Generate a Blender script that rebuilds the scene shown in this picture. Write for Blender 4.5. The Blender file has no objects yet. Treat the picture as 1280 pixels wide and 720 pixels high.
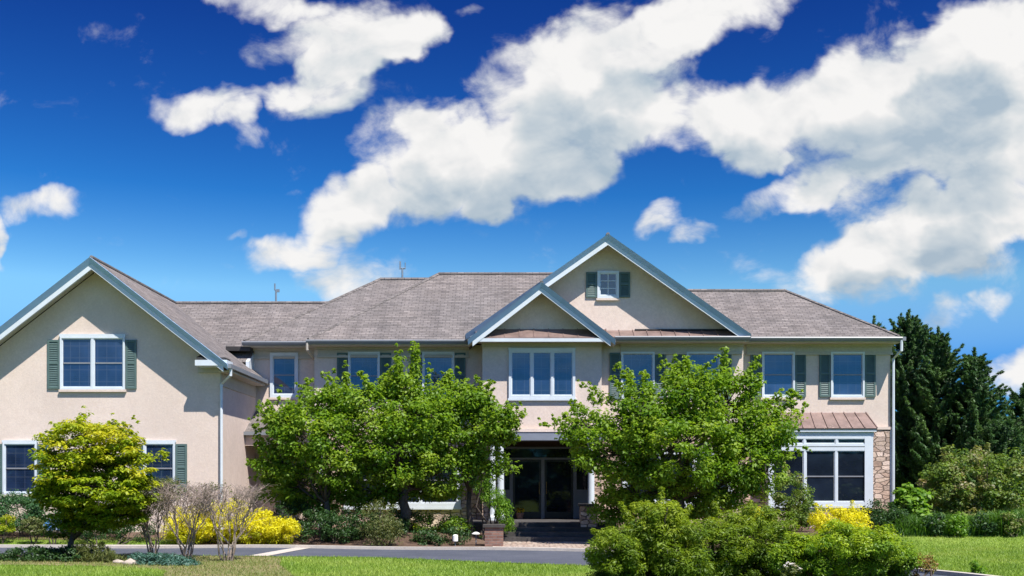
import bpy, math, random
import numpy as np
from mathutils import Vector

random.seed(7)
RNG = np.random.default_rng(11)
S = bpy.context.scene
COL = S.collection

# ------------------------------------------------------------------ camera
EYE = 1.6
F = 1400.0            # focal length in pixels of a 1280 px wide frame
HORIZON = 608.0
cd = bpy.data.cameras.new("camera")
cam = bpy.data.objects.new("camera", cd)
COL.objects.link(cam)
cam.location = (0, 0, EYE)
cam.rotation_euler = (math.radians(90), 0, 0)
cd.sensor_width = 36
cd.lens = 36 * F / 1280
cd.shift_y = (HORIZON - 360) / 1280
cd.clip_end = 3000
S.camera = cam

# ------------------------------------------------------------------ light
SUN = Vector((0.48, -0.62, 1.20)).normalized()
sd = bpy.data.lights.new("sun", 'SUN')
sd.energy = 4.8
sd.angle = math.radians(0.5)
sd.color = (1.0, 0.95, 0.87)
sun = bpy.data.objects.new("sun", sd)
COL.objects.link(sun)
sun.rotation_euler = SUN.to_track_quat('Z', 'Y').to_euler()
S.view_settings.view_transform = 'Standard'
S.view_settings.look = 'None'
S.view_settings.exposure = 0.75
S.view_settings.gamma = 1.0
S.view_settings.use_curve_mapping = False
S.render.engine = 'CYCLES'
S.cycles.use_denoising = True
S.cycles.max_bounces = 6
S.cycles.diffuse_bounces = 3
S.cycles.transmission_bounces = 3
S.cycles.glossy_bounces = 3


class NT:
    """small helper for node trees"""
    def __init__(self, tree):
        self.t = tree
        self.n = tree.nodes
        self.l = tree.links

    def node(self, kind, **kw):
        n = self.n.new(kind)
        for k, v in kw.items():
            setattr(n, k, v)
        return n

    def put(self, sock, v):
        if isinstance(v, bpy.types.NodeSocket):
            self.l.new(v, sock)
        elif v is not None:
            sock.default_value = v

    def math(self, op, a, b=None, c=None, clamp=False):
        n = self.node('ShaderNodeMath', operation=op, use_clamp=clamp)
        for i, v in enumerate((a, b, c)):
            self.put(n.inputs[i], v)
        return n.outputs[0]

    def vmath(self, op, a, b=None, out=0):
        n = self.node('ShaderNodeVectorMath', operation=op)
        self.put(n.inputs[0], a)
        if b is not None:
            self.put(n.inputs[1], b)
        return n.outputs[out]

    def smooth(self, v, a, b, lo=0.0, hi=1.0):
        n = self.node('ShaderNodeMapRange', interpolation_type='SMOOTHSTEP')
        self.put(n.inputs[0], v)
        for i, x in enumerate((a, b, lo, hi)):
            self.put(n.inputs[1 + i], x)
        return n.outputs[0]

    def noise(self, vec, scale, detail=4, rough=0.55, dist=0.0, dims='3D'):
        n = self.node('ShaderNodeTexNoise', noise_dimensions=dims)
        if vec is not None:
            self.put(n.inputs['Vector'], vec)
        n.inputs['Scale'].default_value = scale
        n.inputs['Detail'].default_value = detail
        n.inputs['Roughness'].default_value = rough
        n.inputs['Distortion'].default_value = dist
        return n.outputs[0]

    def mix(self, fac, a, b, kind='MIX'):
        n = self.node('ShaderNodeMix', data_type='RGBA', blend_type=kind)
        self.put(n.inputs[0], fac)
        self.put(n.inputs[6], a)
        self.put(n.inputs[7], b)
        return n.outputs[2]

    def ramp(self, fac, stops, interp='LINEAR'):
        n = self.node('ShaderNodeValToRGB')
        n.color_ramp.interpolation = interp
        e = n.color_ramp.elements
        while len(e) < len(stops):
            e.new(0.5)
        for el, (p, c) in zip(e, stops):
            el.position = p
            el.color = (*c, 1)
        self.put(n.inputs[0], fac)
        return n.outputs[0]


def c4(c):
    return (c[0], c[1], c[2], 1.0)


# ------------------------------------------------------------------ sky
# clouds: (x, y, half length, half height, tilt in degrees, weight) in units of a hundredth of the
# focal length, measured on the sky plane y = 1 of world directions (x/y , z/y)
CLOUDS = [
    # upper left
    (432, 45, 132, 58, -8, 1.0), (410, 98, 84, 44, -24, 1.0), (330, 4, 86, 30, 4, .9), (500, 55, 66, 40, -15, .9),
    (262, 136, 80, 32, -8, .95), (310, 158, 34, 32, 60, .6), (352, 114, 46, 20, -10, .45),
    # long diagonal bank
    (432, 258, 70, 54, -38, 1.0), (505, 208, 86, 90, -30, 1.0), (600, 218, 116, 70, -16, 1.0), (558, 160, 56, 50, -30, .8),
    (690, 145, 122, 122, -38, 1.0), (765, 84, 130, 98, -26, 1.0), (875, 22, 160, 42, -18, 1.0), (690, 210, 96, 54, -20, .9),
    (610, 262, 36, 22, 0, .6), (372, 315, 84, 28, -14, .85), (445, 345, 90, 38, -4, .7), (785, 150, 84, 60, -35, .8),
    # right bank
    (905, 150, 96, 56, -4, 1.0), (1010, 140, 144, 80, -10, 1.0), (1140, 118, 150, 96, -14, 1.1), (1265, 110, 150, 130, -10, 1.1),
    (1200, 195, 140, 60, 0, .9), (1225, 38, 110, 52, -14, .8),
    # lower right
    (1150, 286, 140, 68, -4, 1.1), (1245, 260, 105, 50, 4, 1.0), (1080, 318, 84, 44, -10, .9), (1050, 354, 120, 34, 0, .8),
    (1180, 325, 120, 38, 0, .8),
    # scraps
    (822, 268, 44, 24, -28, .75), (862, 286, 50, 14, 6, .62), (948, 205, 46, 20, 0, .8), (972, 250, 95, 24, -14, .7),
    (1050, 232, 80, 36, -25, .66), (1012, 215, 80, 26, 0, .5), (40, 262, 85, 24, -16, .68), (2, 305, 18, 42, 0, .85),
    (1176, 388, 46, 22, -4, .5), (1242, 381, 34, 20, -25, .6), (1275, 470, 60, 36, 0, 1.0), (590, 18, 30, 14, -10, .4),
    (640, 70, 26, 16, 0, .3), (105, 36, 40, 12, 0, .15), (305, 295, 20, 10, 0, .4),
]


def build_world():
    w = bpy.data.worlds.new("World")
    S.world = w
    w.use_nodes = True
    w.node_tree.nodes.clear()
    g = NT(w.node_tree)
    out = g.node('ShaderNodeOutputWorld')
    bg = g.node('ShaderNodeBackground')
    sky = g.node('ShaderNodeTexSky', sky_type='NISHITA')
    sky.sun_disc = False
    sky.sun_elevation = math.asin(SUN.z)
    sky.sun_rotation = math.atan2(SUN.x, SUN.y)
    sky.altitude = 100
    sky.air_density = 1.0
    sky.dust_density = 0.3
    sky.ozone_density = 3.0

    # density field as a node group so that it can be sampled twice
    grp = bpy.data.node_groups.new("cloud_field", 'ShaderNodeTree')
    grp.interface.new_socket("P", in_out='INPUT', socket_type='NodeSocketVector')
    grp.interface.new_socket("Field", in_out='OUTPUT', socket_type='NodeSocketFloat')
    q = NT(grp)
    gi = q.node('NodeGroupInput')
    go = q.node('NodeGroupOutput')
    acc = 0.0
    vin = gi.outputs[0]
    for k, (px, py, a, b, rot, wt) in enumerate(CLOUDS):
        if k and k % 5 == 0:
            # chains the sum so that only a few terms are held at a time
            vm = q.node('ShaderNodeVectorMath', operation='MULTIPLY_ADD')
            q.put(vm.inputs[0], acc)
            vm.inputs[1].default_value = (1e-12, 1e-12, 0)
            q.l.new(gi.outputs[0], vm.inputs[2])
            vin = vm.outputs[0]
        m = q.node('ShaderNodeMapping', vector_type='TEXTURE')
        m.inputs['Location'].default_value = ((px - 640) / 100, (HORIZON - py) / 100, 0)
        m.inputs['Rotation'].default_value = (0, 0, math.radians(-rot))
        m.inputs['Scale'].default_value = (a / 100, b / 100, 1)
        q.l.new(vin, m.inputs['Vector'])
        d2 = q.vmath('DOT_PRODUCT', m.outputs[0], m.outputs[0], out=1)
        fall = q.math('SUBTRACT', 1.0, d2, clamp=True)
        acc = q.math('MULTIPLY_ADD', fall, wt, acc)
    q.l.new(acc, go.inputs[0])

    tc = g.node('ShaderNodeTexCoord')
    sep = g.node('ShaderNodeSeparateXYZ')
    g.l.new(tc.outputs['Generated'], sep.inputs[0])
    yy = g.math('MAXIMUM', sep.outputs[1], 0.08)
    u = g.math('MULTIPLY', g.math('DIVIDE', sep.outputs[0], yy), F / 100)
    v = g.math('MULTIPLY', g.math('DIVIDE', sep.outputs[2], yy), F / 100)
    cmb = g.node('ShaderNodeCombineXYZ')
    g.l.new(u, cmb.inputs[0])
    g.l.new(v, cmb.inputs[1])
    P = cmb.outputs[0]
    # domain warp
    wn = g.node('ShaderNodeTexNoise', noise_dimensions='2D')
    g.l.new(P, wn.inputs['Vector'])
    wn.inputs['Scale'].default_value = 1.7
    wn.inputs['Detail'].default_value = 3
    warp = g.vmath('MULTIPLY', g.vmath('SUBTRACT', wn.outputs['Color'], (0.5, 0.5, 0.5)), (0.75, 0.55, 0.0))
    PW = g.vmath('ADD', P, warp)

    def field(vec):
        n = g.node('ShaderNodeGroup')
        n.node_tree = grp
        g.l.new(vec, n.inputs[0])
        return n.outputs[0]

    # stretched fbm along the wind
    def fbm(vec, scale, detail, rough):
        m = g.node('ShaderNodeMapping')
        m.inputs['Rotation'].default_value = (0, 0, math.radians(-28))
        m.inputs['Scale'].default_value = (0.78, 1.15, 1)
        g.l.new(vec, m.inputs['Vector'])
        return g.noise(m.outputs[0], scale, detail, rough, 0.25, '2D')

    f0 = g.math('MINIMUM', field(PW), 1.15)
    n0 = fbm(P, 1.35, 9, 0.62)
    m0 = fbm(P, 1.1, 4, 0.5)
    m1 = fbm(g.vmath('ADD', P, (0.08, 0.20, 0)), 1.1, 4, 0.5)
    base = g.math('MULTIPLY_ADD', g.math('SUBTRACT', n0, 0.5), 1.45, f0)
    front = g.smooth(base, 0.13, 1.0)
    # where the bank is thick overhead its base is shaded
    f1 = g.math('MINIMUM', field(g.vmath('ADD', PW, (0.18, 0.62, 0))), 1.6)
    thick = g.smooth(f1, 0.55, 1.6)
    relief = g.math('MULTIPLY', g.math('SUBTRACT', m0, m1), 0.9)
    relief = g.math('MULTIPLY_ADD', g.math('SUBTRACT', n0, 0.5), 0.25, relief)
    lit = g.math('ADD', g.math('MULTIPLY_ADD', thick, -0.50, 0.86), relief)
    soft = g.smooth(base, 0.25, 1.2)
    lit = g.math('MULTIPLY_ADD', soft, 0.13, lit)
    lit = g.math('MINIMUM', g.math('MAXIMUM', lit, 0.34), 1.0)
    tint = g.ramp(lit, [(0.30, (0.38, 0.49, 0.60)), (0.62, (0.66, 0.715, 0.755)), (0.88, (0.88, 0.88, 0.88)), (1.0, (0.96, 0.95, 0.94))])
    # unseen clouds behind the camera, cover raised as white fill for shaded walls
    nb = g.noise(tc.outputs['Generated'], 3.2, 6, 0.6, 0.3)
    back = g.math('MULTIPLY', g.smooth(nb, 0.50, 0.70), g.smooth(sep.outputs[2], 0.10, 0.3))
    isf = g.smooth(sep.outputs[1], 0.10, 0.3)
    dens = g.math('ADD', g.math('MULTIPLY', front, isf), g.math('MULTIPLY', back, g.math('SUBTRACT', 1.0, isf)))
    dens = g.math('MULTIPLY', dens, g.smooth(sep.outputs[2], -0.01, 0.03))
    # clear sky: the physical sky, pulled to the deep polarised blue of the day
    hsv = g.node('ShaderNodeHueSaturation')
    hsv.inputs['Hue'].default_value = 0.5
    hsv.inputs['Saturation'].default_value = 1.25
    hsv.inputs['Value'].default_value = 1.0
    g.l.new(sky.outputs[0], hsv.inputs['Color'])
    STR = 0.12
    skyc = g.vmath('MULTIPLY', hsv.outputs[0], (0.42 * STR, 0.72 * STR, 1.0 * STR))
    skyc = g.vmath('MULTIPLY', g.vmath('MULTIPLY', skyc, skyc), (2.9 / STR, 1.68 / STR, 1.04 / STR))
    el = g.ramp(sep.outputs[2], [(0.03, (0.022, 0.042, 0.078)), (0.10, (0.055, 0.066, 0.085)), (0.17, (0.56, 0.195, 0.098)), (0.25, (0.17, 0.135, 0.094)), (0.38, (0.145, 0.088, 0.084)), (0.46, (0.125, 0.080, 0.082)), (0.8, (0.22, 0.18, 0.19))])  # low band darkened for pane reflections, overhead sky lifted as blue fill
    skyc = g.vmath('MULTIPLY', skyc, g.vmath('MULTIPLY', el, (10.0, 10.0, 10.0)))
    cl = g.vmath('SCALE', tint)
    cl.node.inputs[3].default_value = 0.575 / STR
    col = g.mix(dens, skyc, cl)
    g.l.new(col, bg.inputs[0])
    bg.inputs[1].default_value = STR
    g.l.new(bg.outputs[0], out.inputs[0])
    w.cycles.sampling_method = 'MANUAL'
    w.cycles.sample_map_resolution = 512


build_world()


# ------------------------------------------------------------------ helpers
def at(px, py, Y):
    """world point seen at photo pixel (px,py) at depth Y"""
    return ((px - 640) * Y / F, Y, EYE + (HORIZON - py) * Y / F)


def wx(px, Y):
    return (px - 640) * Y / F


def wz(py, Y):
    return EYE + (HORIZON - py) * Y / F


def sstep(t):
    t = np.clip(t, 0, 1)
    return t * t * (3 - 2 * t)


def gz(x, y):
    """height of the ground"""
    x = np.asarray(x, float)
    y = np.asarray(y, float)
    porch = sstep((x + 2.4) / 1.6) * sstep((4.2 - x) / 1.6)
    return 0.28 * sstep((y - 29.3 - 1.6 * porch) / 2.4) + 0.015 * np.sin(x * 0.9 + 1) * np.sin(y * 0.7) * (y < 29)


def tag(o, label=None, cat=None, group=None, kind=None):
    for k, v in (('label', label), ('category', cat), ('group', group), ('kind', kind)):
        if v:
            o[k] = v
    return o


ORG = {}


def thing(name, loc, label, cat, group=None):
    o = bpy.data.objects.new(name, None)
    o.empty_display_size = 0.2
    COL.objects.link(o)
    o.location = loc
    ORG[o] = np.array(loc, float)
    return tag(o, label, cat, group)


def link(name, me, parent=None, label=None):
    o = bpy.data.objects.new(name, me)
    COL.objects.link(o)
    if parent is not None:
        o.parent = parent
        ORG[o] = ORG.get(parent, np.zeros(3))
    if label:
        o['label'] = label
    return o


class MB:
    def __init__(self):
        self.v = []
        self.f = []
        self.mi = []

    def add(self, verts, faces, mi=0):
        n = len(self.v)
        self.v.extend([tuple(map(float, p)) for p in verts])
        for f in faces:
            self.f.append(tuple(n + i for i in f))
            self.mi.append(mi)

    def hexa(self, p, mi=0):
        self.add(p, [(3, 2, 1, 0), (4, 5, 6, 7), (0, 1, 5, 4), (1, 2, 6, 5), (2, 3, 7, 6), (3, 0, 4, 7)], mi)

    def box(self, x0, x1, y0, y1, z0, z1, mi=0):
        self.hexa([(x0, y0, z0), (x1, y0, z0), (x1, y1, z0), (x0, y1, z0),
                   (x0, y0, z1), (x1, y0, z1), (x1, y1, z1), (x0, y1, z1)], mi)

    def prism_xz(self, poly, y0, y1, mi=0):
        """polygon in x,z (counter clockwise seen from the front) extruded in y"""
        n = len(poly)
        v = [(x, y0, z) for x, z in poly] + [(x, y1, z) for x, z in poly]
        f = [tuple(range(n)), tuple(range(2 * n - 1, n - 1, -1))]
        f += [(i + n, (i + 1) % n + n, (i + 1) % n, i) for i in range(n)]
        self.add(v, f, mi)

    def tube(self, pts, rad, n=6, mi=0, cap=True):
        pts = [np.array(p, float) for p in pts]
        if not hasattr(rad, '__len__'):
            rad = [rad] * len(pts)
        rings = []
        up = np.array((0.3, 0.2, 1.0))
        for i, p in enumerate(pts):
            d = pts[min(i + 1, len(pts) - 1)] - pts[max(i - 1, 0)]
            d = d / (np.linalg.norm(d) + 1e-9)
            if abs(np.dot(d, up / np.linalg.norm(up))) > 0.97:
                a = np.cross(d, (1, 0, 0))
            else:
                a = np.cross(d, up)
            a = a / (np.linalg.norm(a) + 1e-9)
            b = np.cross(d, a)
            rings.append([p + rad[i] * (a * math.cos(t) + b * math.sin(t)) for t in np.arange(n) * 2 * math.pi / n])
        v = [q for r in rings for q in r]
        f = []
        for i in range(len(pts) - 1):
            for k in range(n):
                f.append((i * n + k, i * n + (k + 1) % n, (i + 1) * n + (k + 1) % n, (i + 1) * n + k))
        if cap:
            f.append(tuple(range(n - 1, -1, -1)))
            f.append(tuple(range((len(pts) - 1) * n, len(pts) * n)))
        self.add(v, f, mi)

    def lathe(self, prof, c, n=14, mi=0):
        v = []
        for r, z in prof:
            for t in np.arange(n) * 2 * math.pi / n:
                v.append((c[0] + r * math.cos(t), c[1] + r * math.sin(t), c[2] + z))
        f = []
        for i in range(len(prof) - 1):
            for k in range(n):
                f.append((i * n + k, i * n + (k + 1) % n, (i + 1) * n + (k + 1) % n, (i + 1) * n + k))
        f.append(tuple(range(n - 1, -1, -1)))
        f.append(tuple(range((len(prof) - 1) * n, len(prof) * n)))
        self.add(v, f, mi)

    def build(self, name, mats, parent=None, label=None, smooth=False):
        o0 = ORG.get(parent, np.zeros(3)) if parent is not None else np.zeros(3)
        me = bpy.data.meshes.new(name)
        vv = [(p[0] - o0[0], p[1] - o0[1], p[2] - o0[2]) for p in self.v]
        me.from_pydata(vv, [], self.f)
        if not isinstance(mats, (list, tuple)):
            mats = [mats]
        for m in mats:
            me.materials.append(m)
        if len(mats) > 1:
            me.polygons.foreach_set('material_index', self.mi)
        if smooth:
            me.polygons.foreach_set('use_smooth', [True] * len(me.polygons))
        # uv in metres by face direction
        uv = me.uv_layers.new(name='uv')
        co = [Vector(p) for p in self.v]
        for pl in me.polygons:
            nrm = pl.normal
            if abs(nrm.z) > 0.92:
                t = Vector((1, 0, 0))
                s = Vector((0, 1, 0))
            else:
                t = Vector((-nrm.y, nrm.x, 0)).normalized()
                s = nrm.cross(t)
            for li in pl.loop_indices:
                p = co[me.loops[li].vertex_index]
                uv.data[li].uv = (p.dot(t), p.dot(s))
        me.update()
        return link(name, me, parent, label)


def np_mesh(name, verts, faces, mat, tone=None):
    """fast mesh from numpy: verts (N,3), faces (M,k)"""
    me = bpy.data.meshes.new(name)
    M, k = faces.shape
    me.vertices.add(len(verts))
    me.vertices.foreach_set('co', np.ascontiguousarray(verts, np.float32).ravel())
    me.loops.add(M * k)
    me.loops.foreach_set('vertex_index', np.ascontiguousarray(faces, np.int32).ravel())
    me.polygons.add(M)
    me.polygons.foreach_set('loop_start', np.arange(0, M * k, k, dtype=np.int32))
    try:
        me.polygons.foreach_set('loop_total', np.full(M, k, dtype=np.int32))
    except Exception:
        pass
    if tone is not None:
        a = me.attributes.new('tone', 'FLOAT', 'POINT')
        a.data.foreach_set('value', np.ascontiguousarray(tone, np.float32))
    for m in (mat if isinstance(mat, (list, tuple)) else [mat]):
        me.materials.append(m)
    me.update(calc_edges=True)
    me.validate()
    return me


# ------------------------------------------------------------------ materials
def material(name):
    m = bpy.data.materials.new(name)
    m.use_nodes = True
    g = NT(m.node_tree)
    b = g.n['Principled BSDF']
    return m, g, b


def plain(name, col, rough=0.6, var=0.12, scale=6.0, metal=0.0, spec=0.4, bump=0.0, bscale=40):
    m, g, b = material(name)
    tc = g.node('ShaderNodeTexCoord')
    n = g.noise(tc.outputs['Object'], scale, 5, 0.6)
    lo = tuple(c * (1 - var) for c in col)
    hi = tuple(min(1, c * (1 + var)) for c in col)
    g.l.new(g.ramp(n, [(0.3, lo), (0.7, hi)]), b.inputs['Base Color'])
    b.inputs['Roughness'].default_value = rough
    b.inputs['Metallic'].default_value = metal
    b.inputs['Specular IOR Level'].default_value = spec
    if bump:
        bp = g.node('ShaderNodeBump')
        bp.inputs['Strength'].default_value = bump
        bp.inputs['Distance'].default_value = 0.02
        g.l.new(g.noise(tc.outputs['Object'], bscale, 3, 0.6), bp.inputs['Height'])
        g.l.new(bp.outputs[0], b.inputs['Normal'])
    return m


def stucco(name, col):
    m, g, b = material(name)
    tc = g.node('ShaderNodeTexCoord')
    P = tc.outputs['Object']
    big = g.noise(P, 0.55, 5, 0.6)
    mid = g.noise(P, 5.0, 6, 0.65)
    c = g.ramp(big, [(0.3, tuple(x * 0.89 for x in col)), (0.7, tuple(min(1, x * 1.06) for x in col))])
    fine = g.noise(P, 16.0, 4, 0.75)
    c = g.mix(0.8, c, g.ramp(fine, [(0.25, (0.82, 0.82, 0.83)), (0.75, (1.14, 1.13, 1.12))]), 'MULTIPLY')
    c = g.mix(g.math('MULTIPLY', g.smooth(mid, 0.42, 0.72), 0.5), c, c4((col[0] * 0.86, col[1] * 0.82, col[2] * 0.80)))
    # faint streaks running down from the eaves
    mp = g.node('ShaderNodeMapping')
    mp.inputs['Scale'].default_value = (2.2, 2.2, 0.10)
    g.l.new(P, mp.inputs['Vector'])
    st = g.noise(mp.outputs[0], 1.6, 4, 0.6)
    c = g.mix(g.math('MULTIPLY', g.smooth(st, 0.5, 0.8), 0.22), c, c4((col[0] * 0.78, col[1] * 0.76, col[2] * 0.74)))
    g.l.new(c, b.inputs['Base Color'])
    b.inputs['Roughness'].default_value = 0.95
    b.inputs['Specular IOR Level'].default_value = 0.1
    bp = g.node('ShaderNodeBump')
    bp.inputs['Strength'].default_value = 0.5
    bp.inputs['Distance'].default_value = 0.012
    g.l.new(g.noise(P, 28, 5, 0.7), bp.inputs['Height'])
    g.l.new(bp.outputs[0], b.inputs['Normal'])
    return m


def shingle(name):
    m, g, b = material(name)
    uvn = g.node('ShaderNodeUVMap')
    uvn.uv_map = 'uv'
    UV = uvn.outputs[0]
    br = g.node('ShaderNodeTexBrick')
    br.offset = 0.43
    br.squash = 1.0
    g.l.new(UV, br.inputs['Vector'])
    br.inputs['Color1'].default_value = (0.180, 0.166, 0.158, 1)
    br.inputs['Color2'].default_value = (0.250, 0.230, 0.220, 1)
    br.inputs['Mortar'].default_value = (0.130, 0.120, 0.116, 1)
    br.inputs['Scale'].default_value = 1.0
    br.inputs['Mortar Size'].default_value = 0.012
    br.inputs['Mortar Smooth'].default_value = 0.3
    br.inputs['Brick Width'].default_value = 0.24
    br.inputs['Row Height'].default_value = 0.125
    br.inputs['Bias'].default_value = 0.0
    mp = g.node('ShaderNodeMapping')
    mp.inputs['Scale'].default_value = (0.8, 5.5, 1)
    g.l.new(UV, mp.inputs['Vector'])
    n1 = g.noise(mp.outputs[0], 1.3, 6, 0.65)
    c = g.mix(0.75, br.outputs['Color'], g.ramp(n1, [(0.3, (0.55, 0.55, 0.56)), (0.7, (1.32, 1.28, 1.26))]), 'MULTIPLY')
    n2 = g.noise(UV, 0.25, 4, 0.6)
    c = g.mix(0.6, c, g.ramp(n2, [(0.3, (0.82, 0.84, 0.86)), (0.7, (1.12, 1.06, 1.02))]), 'MULTIPLY')
    mp2 = g.node('ShaderNodeMapping')
    mp2.inputs['Scale'].default_value = (1.5, 0.16, 1)
    g.l.new(UV, mp2.inputs['Vector'])
    n3 = g.noise(mp2.outputs[0], 1.0, 5, 0.65)
    c = g.mix(0.7, c, g.ramp(n3, [(0.35, (0.74, 0.74, 0.74)), (0.6, (1.07, 1.06, 1.05))]), 'MULTIPLY')
    g.l.new(c, b.inputs['Base Color'])
    b.inputs['Roughness'].default_value = 0.95
    b.inputs['Specular IOR Level'].default_value = 0.2
    bp = g.node('ShaderNodeBump')
    bp.inputs['Strength'].default_value = 0.7
    bp.inputs['Distance'].default_value = 0.02
    g.l.new(g.math('ADD', g.math('MULTIPLY', br.outputs['Fac'], -1.0), g.noise(UV, 60, 3, 0.7)), bp.inputs['Height'])
    g.l.new(bp.outputs[0], b.inputs['Normal'])
    return m


def stonework(name, cols, sx=2.6, sy=5.2, mortar=(0.30, 0.25, 0.21)):
    m, g, b = material(name)
    uvn = g.node('ShaderNodeUVMap')
    uvn.uv_map = 'uv'
    wn = g.node('ShaderNodeTexNoise')
    g.l.new(uvn.outputs[0], wn.inputs['Vector'])
    wn.inputs['Scale'].default_value = 3.0
    w = g.vmath('MULTIPLY', g.vmath('SUBTRACT', wn.outputs['Color'], (.5, .5, .5)), (.12, .08, 0))
    mp = g.node('ShaderNodeMapping')
    mp.inputs['Scale'].default_value = (sx, sy, 1)
    g.l.new(g.vmath('ADD', uvn.outputs[0], w), mp.inputs['Vector'])
    v1 = g.node('ShaderNodeTexVoronoi', voronoi_dimensions='2D', feature='F1')
    v2 = g.node('ShaderNodeTexVoronoi', voronoi_dimensions='2D', feature='DISTANCE_TO_EDGE')
    for v in (v1, v2):
        g.l.new(mp.outputs[0], v.inputs['Vector'])
        v.inputs['Scale'].default_value = 1.0
        v.inputs['Randomness'].default_value = 0.85
    sp = g.node('ShaderNodeSeparateColor')
    g.l.new(v1.outputs['Color'], sp.inputs[0])
    k = len(cols)
    c = g.ramp(sp.outputs[0], [(i / (k - 1), cc) for i, cc in enumerate(cols)])
    n = g.noise(uvn.outputs[0], 14, 5, 0.65)
    c = g.mix(0.6, c, g.ramp(n, [(0.3, (0.68, 0.66, 0.64)), (0.7, (1.2, 1.18, 1.15))]), 'MULTIPLY')
    edge = g.smooth(v2.outputs['Distance'], 0.02, 0.09)
    c = g.mix(edge, c4(mortar), c)
    g.l.new(c, b.inputs['Base Color'])
    b.inputs['Roughness'].default_value = 0.9
    b.inputs['Specular IOR Level'].default_value = 0.2
    bp = g.node('ShaderNodeBump')
    bp.inputs['Strength'].default_value = 1.0
    bp.inputs['Distance'].default_value = 0.07
    g.l.new(g.math('MULTIPLY_ADD', n, 0.35, edge), bp.inputs['Height'])
    g.l.new(bp.outputs[0], b.inputs['Normal'])
    return m


def brickwork(name):
    m, g, b = material(name)
    uvn = g.node('ShaderNodeUVMap')
    uvn.uv_map = 'uv'
    br = g.node('ShaderNodeTexBrick')
    g.l.new(uvn.outputs[0], br.inputs['Vector'])
    br.inputs['Color1'].default_value = (0.17, 0.085, 0.065, 1)
    br.inputs['Color2'].default_value = (0.27, 0.15, 0.11, 1)
    br.inputs['Mortar'].default_value = (0.20, 0.17, 0.15, 1)
    br.inputs['Scale'].default_value = 1.0
    br.inputs['Mortar Size'].default_value = 0.008
    br.inputs['Brick Width'].default_value = 0.21
    br.inputs['Row Height'].default_value = 0.075
    n = g.noise(uvn.outputs[0], 9, 5, 0.6)
    c = g.mix(0.6, br.outputs['Color'], g.ramp(n, [(0.3, (0.65, 0.65, 0.65)), (0.7, (1.2, 1.2, 1.2))]), 'MULTIPLY')
    g.l.new(c, b.inputs['Base Color'])
    b.inputs['Roughness'].default_value = 0.9
    bp = g.node('ShaderNodeBump')
    bp.inputs['Strength'].default_value = 0.6
    bp.inputs['Distance'].default_value = 0.01
    g.l.new(g.math('MULTIPLY', br.outputs['Fac'], -1.0), bp.inputs['Height'])
    g.l.new(bp.outputs[0], b.inputs['Normal'])
    return m


def glassmat(name, base, ior=1.9, grille=True):
    m, g, b = material(name)
    uvn = g.node('ShaderNodeUVMap')
    uvn.uv_map = 'uv'
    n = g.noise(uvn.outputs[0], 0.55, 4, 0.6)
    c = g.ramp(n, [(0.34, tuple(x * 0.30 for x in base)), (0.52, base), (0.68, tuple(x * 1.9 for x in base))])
    # slats of a blind behind the pane, barely visible
    sp = g.node('ShaderNodeSeparateXYZ')
    g.l.new(uvn.outputs[0], sp.inputs[0])
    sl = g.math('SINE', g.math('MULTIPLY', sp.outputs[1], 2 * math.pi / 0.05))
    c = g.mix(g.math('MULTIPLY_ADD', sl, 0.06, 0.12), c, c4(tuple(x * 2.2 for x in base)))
    if grille:
        fx = g.math('ABSOLUTE', g.math('SUBTRACT', g.math('FRACT', g.math('DIVIDE', sp.outputs[0], 0.26)), 0.5))
        fy = g.math('ABSOLUTE', g.math('SUBTRACT', g.math('FRACT', g.math('DIVIDE', sp.outputs[1], 0.34)), 0.5))
        bar = g.math('MAXIMUM', g.math('LESS_THAN', fx, 0.035), g.math('LESS_THAN', fy, 0.03))
        c = g.mix(g.math('MULTIPLY', bar, 0.5), c, c4((0.07, 0.085, 0.12)))
    g.l.new(c, b.inputs['Base Color'])
    b.inputs['Roughness'].default_value = 0.03
    b.inputs['IOR'].default_value = ior
    bp = g.node('ShaderNodeBump')
    bp.inputs['Strength'].default_value = 0.10
    bp.inputs['Distance'].default_value = 0.05
    g.l.new(g.noise(uvn.outputs[0], 0.9, 2, 0.5), bp.inputs['Height'])
    g.l.new(bp.outputs[0], b.inputs['Normal'])
    return m


def leafmat(name, cols, tonecols=None, transl=0.30, rough=0.5, tamount=0.75):
    """cols: ramp over a random value for each leaf; tonecols: ramp over the clump's own tint"""
    m, g, b = material(name)
    geo = g.node('ShaderNodeNewGeometry')
    c = g.ramp(geo.outputs['Random Per Island'], [(i / (len(cols) - 1), cc) for i, cc in enumerate(cols)])
    if tonecols:
        at_ = g.node('ShaderNodeAttribute')
        at_.attribute_name = 'tone'
        t = g.ramp(at_.outputs['Fac'], [(i / (len(tonecols) - 1), cc) for i, cc in enumerate(tonecols)])
        c = g.mix(tamount, c, t)
        c = g.mix(0.5, c, g.ramp(geo.outputs['Random Per Island'], [(0, (0.6, 0.62, 0.6)), (1, (1.35, 1.3, 1.3))]), 'MULTIPLY')
    g.l.new(c, b.inputs['Base Color'])
    b.inputs['Roughness'].default_value = rough
    b.inputs['Specular IOR Level'].default_value = 0.35
    tr = g.node('ShaderNodeBsdfTranslucent')
    tint = g.mix(1.0, c, c4((1.5, 1.5, 0.7)), 'MULTIPLY')
    g.l.new(tint, tr.inputs['Color'])
    mx = g.node('ShaderNodeMixShader')
    mx.inputs[0].default_value = transl
    g.l.new(b.outputs[0], mx.inputs[1])
    g.l.new(tr.outputs[0], mx.inputs[2])
    g.l.new(mx.outputs[0], g.n['Material Output'].inputs['Surface'])
    return m


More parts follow.
